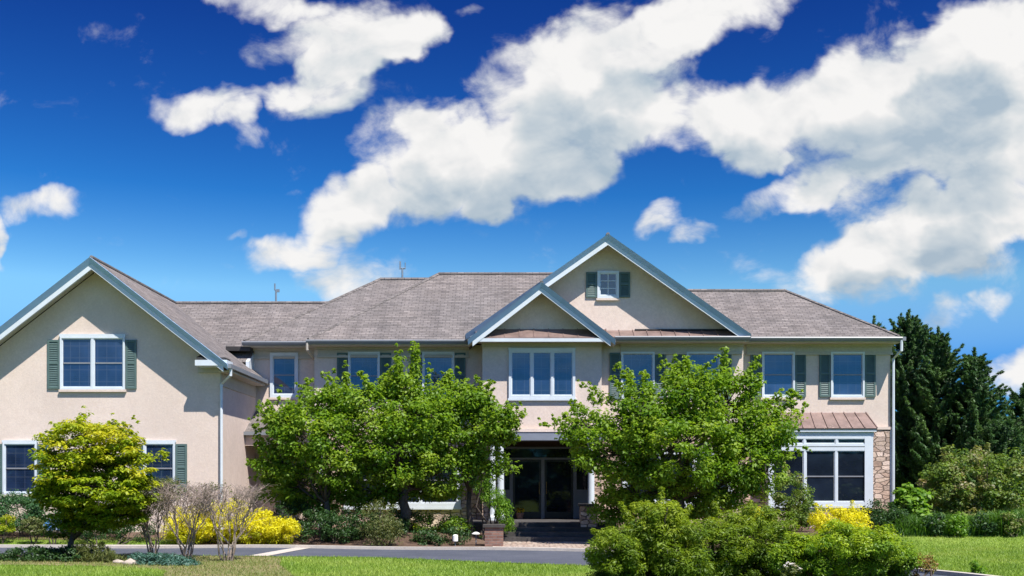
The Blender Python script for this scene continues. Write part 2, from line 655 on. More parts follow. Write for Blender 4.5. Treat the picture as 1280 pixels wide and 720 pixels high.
def groundmat(name, cols, scales=(0.12, 1.1, 9.0), bump=0.6, bscale=30, rough=0.95):
    m, g, b = material(name)
    tc = g.node('ShaderNodeTexCoord')
    P = tc.outputs['Object']
    n = g.math('ADD', g.math('MULTIPLY', g.noise(P, scales[0], 3, 0.6), 0.3),
               g.math('ADD', g.math('MULTIPLY', g.noise(P, scales[1], 5, 0.65), 0.35), g.math('MULTIPLY', g.noise(P, scales[2], 5, 0.7), 0.35)))
    k = len(cols)
    c = g.ramp(n, [(0.32 + 0.36 * i / (k - 1), cc) for i, cc in enumerate(cols)])
    g.l.new(c, b.inputs['Base Color'])
    b.inputs['Roughness'].default_value = rough
    b.inputs['Specular IOR Level'].default_value = 0.2
    bp = g.node('ShaderNodeBump')
    bp.inputs['Strength'].default_value = bump
    bp.inputs['Distance'].default_value = 0.03
    g.l.new(g.noise(P, bscale, 5, 0.7), bp.inputs['Height'])
    g.l.new(bp.outputs[0], b.inputs['Normal'])
    return m


M = {}
M['stucco'] = stucco('stucco', (0.67, 0.56, 0.485))
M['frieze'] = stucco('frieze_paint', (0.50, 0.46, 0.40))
M['shingle'] = shingle('roof_shingle')
M['stone'] = stonework('stone_veneer', [(0.28, 0.19, 0.145), (0.52, 0.38, 0.30), (0.70, 0.55, 0.46), (0.36, 0.27, 0.22), (0.62, 0.48, 0.38)], 3.6, 7.5, (0.24, 0.18, 0.145))
M['brick'] = brickwork('red_brick')
M['trim'] = plain('white_trim', (0.57, 0.62, 0.66), 0.5, 0.06, 3)
M['trimshade'] = plain('blue_shade_trim', (0.34, 0.50, 0.72), 0.5, 0.08, 3)  # bluish shade of the rake moulding is put into the trim colour
M['gutter'] = plain('gutter_metal', (0.19, 0.205, 0.225), 0.4, 0.08, 3)
M['flash'] = plain('dark_flashing', (0.035, 0.033, 0.032), 0.6, 0.2, 8)
M['beam'] = plain('shade_tinted_trim', (0.20, 0.225, 0.28), 0.5, 0.08, 3)  # trim paint darkened and blued: the entrance shade is in the colour
M['ridge'] = plain('ridge_cap', (0.13, 0.125, 0.125), 0.9, 0.25, 6)
M['shutter'] = plain('green_shutter', (0.080, 0.130, 0.122), 0.55, 0.10, 5)
M['copper'] = plain('copper_roof', (0.235, 0.165, 0.145), 0.42, 0.30, 3.0, metal=0.25, spec=0.5)
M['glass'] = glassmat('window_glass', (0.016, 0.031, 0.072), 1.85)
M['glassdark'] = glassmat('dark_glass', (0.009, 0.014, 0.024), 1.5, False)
M['door'] = plain('dark_door', (0.016, 0.012, 0.011), 0.35, 0.25, 5)
M['doorframe'] = plain('storm_door_frame', (0.22, 0.225, 0.245), 0.4, 0.08, 5)
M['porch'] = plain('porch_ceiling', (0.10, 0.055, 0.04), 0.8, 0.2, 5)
M['slab'] = groundmat('shade_darkened_stone', [(0.040, 0.037, 0.035), (0.065, 0.06, 0.057), (0.10, 0.095, 0.09)], (0.5, 2, 14), 0.3)  # tree shade on the steps is put into this dark colour
M['brass'] = plain('brass', (0.55, 0.42, 0.20), 0.3, 0.1, 9, metal=0.9)
M['metal'] = plain('dull_metal', (0.20, 0.25, 0.30), 0.5, 0.1, 9, metal=0.3)
M['bark'] = plain('bark', (0.085, 0.066, 0.052), 0.95, 0.4, 9, bump=0.8, bscale=25)
M['barkpale'] = plain('pale_bark', (0.23, 0.185, 0.15), 0.95, 0.35, 9, bump=0.6, bscale=30)
M['twig'] = plain('twigs', (0.25, 0.195, 0.165), 0.95, 0.3, 9)
M['lamp'] = plain('white_lamp', (0.80, 0.80, 0.78), 0.4, 0.03, 9)
M['rock'] = plain('field_rock', (0.40, 0.34, 0.28), 0.9, 0.3, 6, bump=0.8, bscale=12)

M['grass'] = groundmat('lawn', [(0.10, 0.17, 0.022), (0.16, 0.24, 0.035), (0.22, 0.28, 0.055)])
M['asphalt'] = groundmat('asphalt', [(0.055, 0.062, 0.080), (0.080, 0.088, 0.110), (0.115, 0.122, 0.145)], (0.3, 1.5, 22), 0.35, 70)
M['mulch'] = groundmat('mulch', [(0.055, 0.036, 0.026), (0.11, 0.070, 0.050), (0.20, 0.135, 0.10)], (0.5, 3, 16), 1.0, 22)
M['drysoil'] = groundmat('dry_bed', [(0.09, 0.13, 0.03), (0.17, 0.19, 0.06), (0.26, 0.21, 0.11), (0.28, 0.18, 0.11)], (0.35, 1.6, 9), 0.8, 22)
M['concrete'] = groundmat('concrete', [(0.40, 0.36, 0.31), (0.50, 0.45, 0.39), (0.58, 0.53, 0.47)], (0.5, 2.5, 20), 0.3, 50)
M['paver'] = stonework('pavers', [(0.34, 0.25, 0.20), (0.46, 0.36, 0.30), (0.50, 0.42, 0.36)], 7.0, 7.0, (0.28, 0.23, 0.19))

G1 = (0.035, 0.085, 0.012)
G2 = (0.070, 0.150, 0.018)
G3 = (0.120, 0.215, 0.028)
M['leaf'] = leafmat('green_leaf', [G1, G2, G3], [(0.085, 0.185, 0.010), (0.20, 0.34, 0.022), (0.36, 0.47, 0.055)], 0.48)
M['leafmaple'] = leafmat('maple_leaf', [(0.09, 0.18, 0.012), (0.22, 0.32, 0.016), (0.42, 0.46, 0.026)],
                         [(0.045, 0.12, 0.010), (0.14, 0.25, 0.012), (0.33, 0.40, 0.016), (0.52, 0.47, 0.026)], 0.42)
M['leafyellow'] = leafmat('golden_leaf', [(0.42, 0.44, 0.012), (0.62, 0.58, 0.016), (0.70, 0.64, 0.022)],
                          [(0.25, 0.33, 0.012), (0.60, 0.58, 0.016), (0.72, 0.66, 0.022)], 0.36)
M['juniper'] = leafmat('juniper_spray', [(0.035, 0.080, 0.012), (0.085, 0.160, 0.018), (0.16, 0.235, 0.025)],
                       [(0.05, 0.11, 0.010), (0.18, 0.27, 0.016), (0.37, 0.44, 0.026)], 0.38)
M['yewtop'] = leafmat('hedge_leaf', [(0.03, 0.085, 0.012), (0.075, 0.16, 0.018), (0.14, 0.23, 0.022)],
                      [(0.035, 0.10, 0.010), (0.15, 0.28, 0.014), (0.42, 0.52, 0.018)], 0.38)
M['evergreen'] = leafmat('evergreen_spray', [(0.014, 0.042, 0.014), (0.028, 0.070, 0.020), (0.045, 0.100, 0.026)],
                         [(0.022, 0.066, 0.018), (0.060, 0.145, 0.034), (0.12, 0.22, 0.05)], 0.22)
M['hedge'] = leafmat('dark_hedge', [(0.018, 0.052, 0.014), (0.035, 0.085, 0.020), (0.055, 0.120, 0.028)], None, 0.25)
M['bluehedge'] = leafmat('blue_hedge', [(0.028, 0.085, 0.030), (0.050, 0.135, 0.045), (0.085, 0.18, 0.06)], None, 0.25)
M['bluejuniper'] = leafmat('blue_juniper', [(0.035, 0.095, 0.070), (0.060, 0.145, 0.105), (0.10, 0.20, 0.15)], None, 0.2)
M['olive'] = leafmat('olive_leaf', [(0.07, 0.10, 0.025), (0.13, 0.16, 0.045), (0.19, 0.20, 0.07)], None, 0.3)
M['viburnum'] = leafmat('viburnum_leaf', [(0.035, 0.075, 0.018), (0.075, 0.13, 0.030), (0.12, 0.18, 0.05)],
                        [(0.08, 0.17, 0.022), (0.18, 0.27, 0.04), (0.36, 0.27, 0.17)], 0.36)
M['bright'] = leafmat('fresh_leaf', [(0.07, 0.17, 0.012), (0.14, 0.28, 0.022), (0.22, 0.36, 0.04)], None, 0.42)
M['daylily'] = leafmat('strap_leaf', [(0.04, 0.11, 0.018), (0.08, 0.18, 0.028), (0.13, 0.25, 0.045)], None, 0.3)
M['blade'] = leafmat('grass_blade', [(0.15, 0.25, 0.025), (0.24, 0.36, 0.045), (0.33, 0.44, 0.085)], [(0.12, 0.22, 0.025), (0.22, 0.34, 0.045), (0.36, 0.42, 0.10)], 0.35, tamount=0.6)
M['dryblade'] = leafmat('dry_blade', [(0.11, 0.17, 0.025), (0.19, 0.24, 0.05), (0.34, 0.28, 0.13)], None, 0.3)
M['blueflower'] = leafmat('blue_flower', [(0.02, 0.12, 0.30), (0.08, 0.25, 0.55), (0.45, 0.55, 0.75)], None, 0.2)
M['yellowflower'] = leafmat('yellow_flower', [(0.5, 0.35, 0.01), (0.7, 0.5, 0.02)], None, 0.2)
M['whiteflower'] = leafmat('white_flower', [(0.55, 0.5, 0.5), (0.75, 0.7, 0.7)], None, 0.2)
M['reddish'] = leafmat('reddish_leaf', [(0.16, 0.10, 0.03), (0.28, 0.18, 0.05), (0.20, 0.22, 0.05)], None, 0.3)


# ------------------------------------------------------------------ ground
def build_ground():
    xs = np.concatenate([[-1500, -600, -250, -100, -50], np.arange(-30, 30.1, 0.6), [50, 100, 250, 600, 1500]])
    ys = np.concatenate([[-1500, -500, -150, -50, 0, 10], np.arange(16, 40.1, 0.4), [60, 120, 300, 800, 2500]])
    X, Y = np.meshgrid(xs, ys)
    Z = gz(X, Y)
    v = np.stack([X, Y, Z], -1).reshape(-1, 3)
    nx, ny = len(xs), len(ys)
    i = np.arange(ny - 1)[:, None] * nx + np.arange(nx - 1)[None, :]
    f = np.stack([i, i + 1, i + nx + 1, i + nx], -1).reshape(-1, 4)
    o = link('lawn_ground', np_mesh('lawn_ground', v, f, M['grass']))
    tag(o, kind='structure')


def resample(pts, n):
    p = np.array(pts, float)
    # smooth by chaikin
    for _ in range(2):
        q = 0.75 * p[:-1] + 0.25 * p[1:]
        r = 0.25 * p[:-1] + 0.75 * p[1:]
        p = np.concatenate([p[:1], np.stack([q, r], 1).reshape(-1, 2), p[-1:]])
    d = np.concatenate([[0], np.cumsum(np.linalg.norm(np.diff(p, axis=0), axis=1))])
    t = np.linspace(0, d[-1], n)
    return np.stack([np.interp(t, d, p[:, 0]), np.interp(t, d, p[:, 1])], 1)


def strip(name, far, near, dz, mat, n=60, m=8, thick=0.0, wob=0.0):
    a, b = resample(far, n), resample(near, n)
    if wob:
        a = a + RNG.normal(0, wob, a.shape)
        b = b + RNG.normal(0, wob, b.shape)
    t = np.linspace(0, 1, m)[:, None, None]
    P = (1 - t) * a[None] + t * b[None]
    Z = gz(P[..., 0], P[..., 1]) + dz
    v = np.concatenate([P, Z[..., None]], -1).reshape(-1, 3)
    i = np.arange(m - 1)[:, None] * n + np.arange(n - 1)[None, :]
    f = np.stack([i + n, i + n + 1, i + 1, i], -1).reshape(-1, 4)
    mb = MB()
    mb.add(v, [tuple(q) for q in f])
    if thick:
        k = len(mb.v)
        low = v.copy()
        low[:, 2] -= thick
        mb.v.extend(map(tuple, low))
        edge = [(j, j + 1) for j in range(n - 1)] + [((m - 1) * n + j + 1, (m - 1) * n + j) for j in range(n - 1)]
        edge += [((j + 1) * n, j * n) for j in range(m - 1)] + [(j * n + n - 1, (j + 1) * n + n - 1) for j in range(m - 1)]
        for p, q in edge:
            mb.f.append((p, q, q + k, p + k))
            mb.mi.append(0)
    o = mb.build(name, mat)
    tag(o, kind='structure')
    return o


FAR = [(-40, 29.2), (-22, 29.2), (-14, 29.1), (-9, 28.9), (-5, 28.7), (0, 27.8), (2.0, 27.2), (4.5, 25.9), (6.3, 23.0), (7.4, 20.3), (8.05, 19.1), (8.5, 17.5), (8.7, 14), (8.7, 2)]
NEAR = [(-40, 25.9), (-22, 25.9), (-14, 25.9), (-9, 25.9), (-6, 25.75), (-3.6, 25.1), (-0.5, 23.6), (1.6, 22.5), (3.4, 21.3), (4.8, 19.4), (5.5, 17), (5.7, 14), (5.7, 2)]
build_ground()
strip('driveway', FAR, NEAR, 0.012, M['asphalt'], 120, 10)
fo = resample(FAR, 200)
nrm = np.gradient(fo, axis=0)
nrm = np.stack([-nrm[:, 1], nrm[:, 0]], 1)
nrm /= np.linalg.norm(nrm, axis=1)[:, None]
ko = fo + nrm * 0.16
strip('driveway_kerb', [tuple(p) for p in ko[::4]], [tuple(p) for p in fo[::4]], 0.085, M['concrete'], 150, 2, 0.09)
strip('paver_band', [(-5.55, 28.72), (-5.15, 28.68)], [(-6.05, 25.75), (-5.60, 25.62)], 0.020, M['concrete'], 6, 8)
strip('front_walk', [(-0.45, 31.6), (2.55, 31.6)], [(-0.55, 27.95), (2.55, 27.22)], 0.020, M['paver'], 12, 14)
strip('mulch_bed', [(-8.2, 36.4), (-5, 35.9), (-0.42, 34.2)], [(-8.6, 29.0), (-5, 28.86), (-0.50, 28.06)], 0.016, M['mulch'], 40, 14)
strip('mulch_bed', [(2.65, 35.0), (7, 36), (13, 36.0)], [(2.65, 27.1), (5.6, 27.8), (8.2, 30.6), (12.5, 31.4)], 0.016, M['mulch'], 40, 14)
strip('mulch_bed', [(-19, 31.9), (-13, 31.9), (-8.4, 31.9)], [(-19, 30.6), (-13, 30.5), (-8.3, 30.3)], 0.016, M['mulch'], 40, 6, wob=0.02)
ISL_FAR = [(-17, 25.8), (-9, 25.8), (-6, 25.68), (-5.3, 25.5)]
ISL_NEAR = [(-17, 22.6), (-10, 22.6), (-7.3, 21.9), (-6.2, 20.8), (-5.9, 19.2), (-3.7, 19.0)]
strip('planting_bed', [(-17, 25.8), (-9, 25.8), (-6.2, 25.65), (-5.2, 25.35), (-4.7, 22.6), (-4.15, 20.9), (-3.5, 18.5)],
      [(-17, 22.6), (-11, 22.7), (-8.6, 22.5), (-7.2, 21.9), (-6.4, 20.9), (-6.1, 19.5), (-5.9, 18.5)], 0.012, M['drysoil'], 50, 10, wob=0.015)


# ------------------------------------------------------------------ the house
ROOT = thing('house', (0, 36, 0.28), 'two-storey cream stucco house with gables, brown shingle roofs and green shutters', 'house')
Z0 = -0.1
ML_Y, RL_Y, CB_Y, MR_Y, W_Y = 36.0, 36.5, 34.9, 35.35, 32.0


def hbox(name, mat, x0, x1, y0, y1, z0, z1, parent=None, label=None):
    b = MB()
    b.box(x0, x1, y0, y1, z0, z1)
    return b.build(name, mat, parent or ROOT, label)


STONE_TOP = wz(537, 36.0)
X_ML0, X_ML1 = wx(393, ML_Y), wx(603, CB_Y)
X_CB0, X_CB1 = wx(603, CB_Y), wx(752, CB_Y)
X_MR0, X_MR1 = X_CB1, wx(929, MR_Y)
X_R1 = wx(1113, 36.0)
X_W1 = wx(275, W_Y)
X_RL0 = X_W1
# walls: upper storey stucco, lower storey stone
hbox('wall', M['stucco'], X_ML0, X_CB0 - 0.001, ML_Y, 42.5, STONE_TOP, 6.14)
hbox('stone_wall', M['stone'], X_ML0, X_CB0 - 0.001, ML_Y - 0.03, 42.5, Z0, STONE_TOP)
hbox('wall', M['stucco'], X_RL0 - 0.3, X_ML0 + 0.02, RL_Y, 43, Z0, 6.16)
CB_LINTEL = wz(540, CB_Y)
hbox('wall', M['stucco'], X_CB0, X_CB1, CB_Y, 42, CB_LINTEL, 6.02)
hbox('wall', M['stucco'], X_MR0 + 0.001, X_MR1, MR_Y, 42, STONE_TOP, 6.20)
hbox('stone_wall', M['stone'], X_CB1 - 0.30, X_MR1, MR_Y - 0.03, 42, Z0, STONE_TOP)
hbox('wall', M['stucco'], X_MR1, X_R1, 36.0, 41.3, STONE_TOP, 6.25)
hbox('stone_wall', M['stone'], X_MR1, X_R1 - 0.02, 35.96, 41.28, Z0, STONE_TOP)
hbox('trim_band', M['stucco'], X_MR1 + 1.0, X_R1 + 0.02, 35.93, 36.0, STONE_TOP, STONE_TOP + 0.09)
# corner board beside the stone
hbox('corner_board', M['trim'], X_R1 - 0.02, X_R1 + 0.06, 35.95, 36.06, Z0, STONE_TOP)
# wing
WAX, WAZ = -11.786, wz(322, 31.38)
WPX = (-7.95 - WAX)
WPITCH = (WAZ - wz(455, 31.38)) / WPX
X_W0 = 2 * WAX - X_W1
W_EAVE = WAZ - WPITCH * (X_W1 - WAX)
b = MB()
b.prism_xz([(X_W0, Z0), (X_W1, Z0), (X_W1, W_EAVE - 0.2), (WAX, WAZ - 0.2), (X_W0, W_EAVE - 0.2)], W_Y, 42.5)
b.build('wall', M['stucco'], ROOT)


def uvroof(b, name='roof', mat=None):
    return b.build(name, mat or M['shingle'], ROOT)


def hip_roof(x0, x1, y0, y1, ze, rx0, rx1, ry, zr, hipL=True, hipR=True):
    b = MB()
    v = [(x0, y0, ze), (x1, y0, ze), (x1, y1, ze), (x0, y1, ze), (rx0, ry, zr), (rx1, ry, zr)]
    b.add(v, [(0, 1, 5, 4), (2, 3, 4, 5), (3, 0, 4), (1, 2, 5), (3, 2, 1, 0)])
    o = uvroof(b)
    r = MB()
    r.tube([(rx0, ry, zr + 0.0), (rx1, ry, zr + 0.0)], 0.075, 6)
    if hipL:
        r.tube([(x0 + 0.05, y0 + 0.05, ze + 0.02), (rx0, ry, zr)], 0.06, 6)
    if hipR:
        r.tube([(x1 - 0.05, y0 + 0.05, ze + 0.02), (rx1, ry, zr)], 0.06, 6)
    r.build('ridge_cap', M['shingle'], o)
    return o


ML_E = 35.38
ML_EX = wx(383, ML_E)
ML_EZ = wz(425, ML_E)
ML_RY, ML_RZ = 39.5, wz(343, 39.5)
hip_roof(ML_EX, 5.0, ML_E, 2 * ML_RY - ML_E, ML_EZ, wx(548, ML_RY), 5.0, ML_RY, ML_RZ, True, False)
RL_E = 35.9
RL_EX, RL_EZ = wx(303, RL_E), wz(427, RL_E)
RL_RY, RL_RZ = 40.07, wz(349.5, 40.07)
hip_roof(RL_EX, 0.0, RL_E, 2 * RL_RY - RL_E, RL_EZ, wx(475, RL_RY), 0.0, RL_RY, RL_RZ, True, False)
R_E = 35.38
R_EX, R_EZ = wx(1127, R_E), wz(421.5, R_E)
R_RY, R_RZ = 38.5, wz(364, 38.5)
hip_roof(5.0, R_EX, R_E, 2 * R_RY - R_E, R_EZ, 5.0, wx(982, R_RY), R_RY, R_RZ, False, True)


def chevron(b, xa, za, hw, pitch, y0, y1, t0, t1, mi=0, dy=0.0):
    """two sloping bars following a gable between vertical offsets t0 (top) and t1 (bottom) below the
    roof line; front face leans back by dy from top to bottom"""
    for s in (-1, 1):
        xe = xa + s * hw
        ze = za - pitch * hw
        P = [(xe, y0 + dy, ze - t1), (xa, y0 + dy, za - t1), (xa, y1, za - t1), (xe, y1, ze - t1),
             (xe, y0, ze - t0), (xa, y0, za - t0), (xa, y1, za - t0), (xe, y1, ze - t0)]
        if s > 0:
            P = [P[i] for i in (1, 0, 3, 2, 5, 4, 7, 6)]
        b.hexa(P, mi)


def gable_roof(xa, za, hw, pitch, yf, yb, ywall):
    b = MB()
    chevron(b, xa, za, hw + 0.02, pitch, yf, yb, 0.0, 0.10)
    o = uvroof(b, 'gable_roof')
    r = MB()
    chevron(r, xa, za - 0.004, hw, pitch, yf - 0.13, yf - 0.001, 0.004, 0.17, 0, 0.115)
    r.build('rake_moulding', M['trimshade'], ROOT)
    r = MB()
    chevron(r, xa, za - 0.174, hw - 0.14, pitch, yf - 0.012, yf + 0.06, 0.0, 0.15)
    r.build('rake_board', M['trim'], ROOT)
    r = MB()
    chevron(r, xa, za - 0.12, hw, pitch, yf + 0.061, ywall, 0.0, 0.05)
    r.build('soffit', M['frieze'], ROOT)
    r = MB()
    r.tube([(xa, yf, za + 0.01), (xa, yb, za + 0.01)], 0.06, 6)
    r.build('ridge_cap', M['shingle'], o)
    return o


# wing roof
gable_roof(WAX, WAZ, WPX, WPITCH, 31.38, 42.9, W_Y)
# cross roof between wing and main block (its front slope)
CR_Y, CR_Z = 39.23, WAZ
sl = 0.72
b = MB()
yf = 35.85
zf = CR_Z - sl * (CR_Y - yf)
x0, x1 = WAX, wx(313, 36.0)
yw = RL_Y + 0.05
zw = CR_Z - sl * (CR_Y - yw)
b.add([(x0, yf, zf), (x1, yf, zf), (x1, yw, zw), (-5.0, yw, zw), (-5.0, CR_Y, CR_Z), (x0, CR_Y, CR_Z),
       (x0, 42.4, CR_Z - sl * (42.4 - CR_Y)), (-5.0, 42.4, CR_Z - sl * (42.4 - CR_Y))],
      [(0, 1, 2, 3, 4, 5), (5, 4, 7, 6)])
b.build('roof', M['shingle'], ROOT)
r = MB()
r.tube([(x0, CR_Y, CR_Z), (-5.0, CR_Y, CR_Z)], 0.075, 6)
r.build('ridge_cap', M['shingle'], ROOT)
# small white rake return where the cross roof dies into the left wall
b = MB()
b.hexa([(x1 - 0.10, yf - 0.05, 5.0), (x1, yf - 0.05, 5.0), (x1, RL_Y, 5.0), (x1 - 0.10, RL_Y, 5.0),
        (x1 - 0.10, yf - 0.05, zf + 0.02), (x1, yf - 0.05, zf + 0.02), (x1, RL_Y, zf + 0.36), (x1 - 0.10, RL_Y, zf + 0.36)])
b.build('rake_board', M['trim'], ROOT)
hbox('flashing', M['flash'], wx(284, 36.15), wx(314, 36.15), 35.95, 36.5, wz(438.5, 35.97), wz(433, 35.97))

# big gable
GA, GAZ = wx(760, 34.73), wz(293, 34.73)
GHW = wx(938, 34.73) - GA
GP = (GAZ - wz(418, 34.73)) / GHW
gable_roof(GA, GAZ, GHW, GP, 34.73, 43.0, MR_Y)
b = MB()
b.prism_xz([(GA - GHW + 0.35, GAZ - GP * (GHW - 0.35) - 0.16), (GA + GHW - 0.35, GAZ - GP * (GHW - 0.35) - 0.16), (GA, GAZ - 0.14)], MR_Y, 36.5)
b.build('gable_wall', M['stucco'], ROOT)
# small gable
SA, SAZ = wx(677, 34.3), wz(353, 34.3)
SHW = wx(769, 34.3) - SA
SP = (SAZ - wz(424, 34.3)) / SHW
gable_roof(SA, SAZ, SHW, SP, 34.3, 39.0, CB_Y)
b = MB()
b.prism_xz([(SA - SHW + 0.3, SAZ - SP * (SHW - 0.3) - 0.16), (SA + SHW - 0.3, SAZ - SP * (SHW - 0.3) - 0.16), (SA, SAZ - 0.14)], CB_Y, 36.2)
b.build('gable_wall', M['stucco'], ROOT)


def pent(name, x0, x1, yf, yb, zf, zb, seam=0.42):
    b = MB()
    b.hexa([(x0, yf, zf - 0.03), (x1, yf, zf - 0.03), (x1, yb, zf - 0.03), (x0, yb, zf - 0.03),
            (x0, yf, zf), (x1, yf, zf), (x1, yb, zb), (x0, yb, zb)])
    n = max(2, int((x1 - x0) / seam))
    for i in range(n + 1):
        x = x0 + (x1 - x0) * i / n
        x = min(max(x, x0 + 0.015), x1 - 0.015)
        b.hexa([(x - 0.012, yf + 0.003, zf - 0.002), (x + 0.012, yf + 0.003, zf - 0.002), (x + 0.012, yb, zb - 0.002), (x - 0.012, yb, zb - 0.002),
                (x - 0.012, yf + 0.003, zf + 0.03), (x + 0.012, yf + 0.003, zf + 0.03), (x + 0.012, yb, zb + 0.03), (x - 0.012, yb, zb + 0.03)])
    return b.build(name, M['copper'], ROOT)


pz = wz(421, 34.73)
pent('pent_roof', GA - 0.9, GA + GHW - 0.12, 34.75, MR_Y - 0.002, pz, wz(413, MR_Y))
pz2 = wz(421.5, 34.3)
pent('pent_roof', SA - SHW + 0.22, SA + SHW - 0.22, 34.34, CB_Y - 0.002, pz2, wz(411.5, CB_Y))
hbox('flashing', M['flash'], GA + 0.9, GA + GHW - 0.5, MR_Y - 0.06, MR_Y - 0.004, wz(413, MR_Y), wz(411.5, MR_Y))
# white cornice under the small gable
hbox('fascia', M['trim'], SA - SHW + 0.02, SA + SHW - 0.02, 34.30, 34.36, wz(427, 34.3), pz2 - 0.032)
hbox('soffit', M['frieze'], SA - SHW + 0.05, SA + SHW - 0.05, 34.361, CB_Y - 0.001, wz(427, 34.3) + 0.03, pz2 - 0.04)


def eave(x0, x1, yf, ywall, z, frieze=0.30):
    """gutter, soffit and frieze along a front eave"""
    b = MB()
    prof = [(0.0, -0.13), (0.0, 0.0), (-0.10, 0.0), (-0.115, -0.03), (-0.10, -0.07), (-0.06, -0.13)]
    n = len(prof)
    v = [(x0, yf + p, z + q) for p, q in prof] + [(x1, yf + p, z + q) for p, q in prof]
    f = [tuple(range(n - 1, -1, -1)), tuple(range(n, 2 * n))] + [(i, (i + 1) % n, (i + 1) % n + n, i + n) for i in range(n)]
    b.add(v, f)
    gt = b.build('gutter', M['gutter'], ROOT)
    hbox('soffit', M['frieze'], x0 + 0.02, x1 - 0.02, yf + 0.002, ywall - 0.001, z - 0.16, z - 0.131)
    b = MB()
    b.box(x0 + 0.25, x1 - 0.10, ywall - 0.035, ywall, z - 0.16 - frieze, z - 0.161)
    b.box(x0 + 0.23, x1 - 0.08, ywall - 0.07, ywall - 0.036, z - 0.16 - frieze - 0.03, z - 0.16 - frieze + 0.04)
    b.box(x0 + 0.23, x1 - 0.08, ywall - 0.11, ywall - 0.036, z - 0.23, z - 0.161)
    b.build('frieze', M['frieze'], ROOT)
    return gt


eave(ML_EX, SA - SHW + 0.05, ML_E, ML_Y, ML_EZ)
eave(RL_EX, ML_EX + 0.2, RL_E, RL_Y, RL_EZ)
eave(SA + SHW + 0.02, GA + GHW - 0.02, 34.73, MR_Y, wz(420.5, 34.73))
eave(GA + GHW - 0.1, R_EX, R_E, 36.0, R_EZ)
# side gutter of the right roof
b = MB()
b.box(R_EX, R_EX + 0.11, R_E - 0.1, 41.4, R_EZ - 0.12, R_EZ)
b.build('gutter', M['gutter'], ROOT)
hbox('frieze', M['frieze'], SA - SHW + 0.40, SA + SHW - 0.36, CB_Y - 0.03, CB_Y - 0.001, wz(434, CB_Y), wz(427.5, CB_Y))
# wing eave: gutter along the right side, soffit, cornice return on the front
GZ = wz(455, 31.38)
b = MB()
b.box(-7.955, -7.855, 31.33, 36.1, GZ - 0.12, GZ + 0.0)
b.build('gutter', M['gutter'], ROOT)
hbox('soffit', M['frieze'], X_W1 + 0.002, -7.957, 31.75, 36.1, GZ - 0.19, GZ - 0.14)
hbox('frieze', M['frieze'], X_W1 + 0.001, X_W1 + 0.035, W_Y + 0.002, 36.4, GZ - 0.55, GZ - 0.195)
hbox('cornice_return', M['trim'], wx(244, 31.38), wx(284, 31.38), 31.35, W_Y - 0.002, wz(457, 31.38), wz(450, 31.38))
hbox('flashing', M['flash'], wx(245.5, 31.38), wx(281, 31.38), 31.40, W_Y - 0.003, wz(449.9, 31.38), wz(446.5, 31.38))
b = MB()
b.hexa([(wx(246, 31.6), 31.57, wz(446.4, 31.6)), (wx(272, 31.6), 31.57, wz(446.4, 31.6)), (wx(272, 31.6), W_Y - 0.004, wz(446.4, 31.6)), (wx(246, 31.6), W_Y - 0.004, wz(446.4, 31.6)),
        (wx(248, 31.6), 31.75, wz(443, 31.6)), (wx(268, 31.6), 31.75, wz(443, 31.6)), (wx(268, 31.6), W_Y - 0.004, wz(440, 31.6)), (wx(248, 31.6), W_Y - 0.004, wz(440, 31.6))])
b.build('flashing', M['flash'], ROOT)
hbox('frieze', M['frieze'], wx(248, W_Y), X_W1, W_Y - 0.06, W_Y - 0.001, wz(466, W_Y), wz(458, W_Y))


def pipe(name, pts, r=0.04, mat=None):
    b = MB()
    b.tube(pts, r, 8)
    return b.build(name, mat or M['trim'], ROOT, smooth=False)


pipe('downspout', [(-7.90, 31.46, GZ - 0.12), (-7.90, 31.46, GZ - 0.30), (X_W1 + 0.06, 31.92, GZ - 0.52), (X_W1 + 0.06, 31.92, 0.2)], 0.042)
pipe('downspout', [(R_EX - 0.02, R_E - 0.05, R_EZ - 0.10), (R_EX - 0.02, R_E - 0.05, R_EZ - 0.42), (X_R1 + 0.06, 35.90, R_EZ - 0.62), (X_R1 + 0.06, 35.90, 0.2)], 0.045)
pipe('downspout', [(ML_EX + 0.03, ML_E - 0.05, ML_EZ - 0.1), (ML_EX + 0.03, ML_E - 0.05, ML_EZ - 0.3), (X_ML0 - 0.06, 36.42, ML_EZ - 0.55), (X_ML0 - 0.06, 36.42, 0.2)], 0.04, M['frieze'])


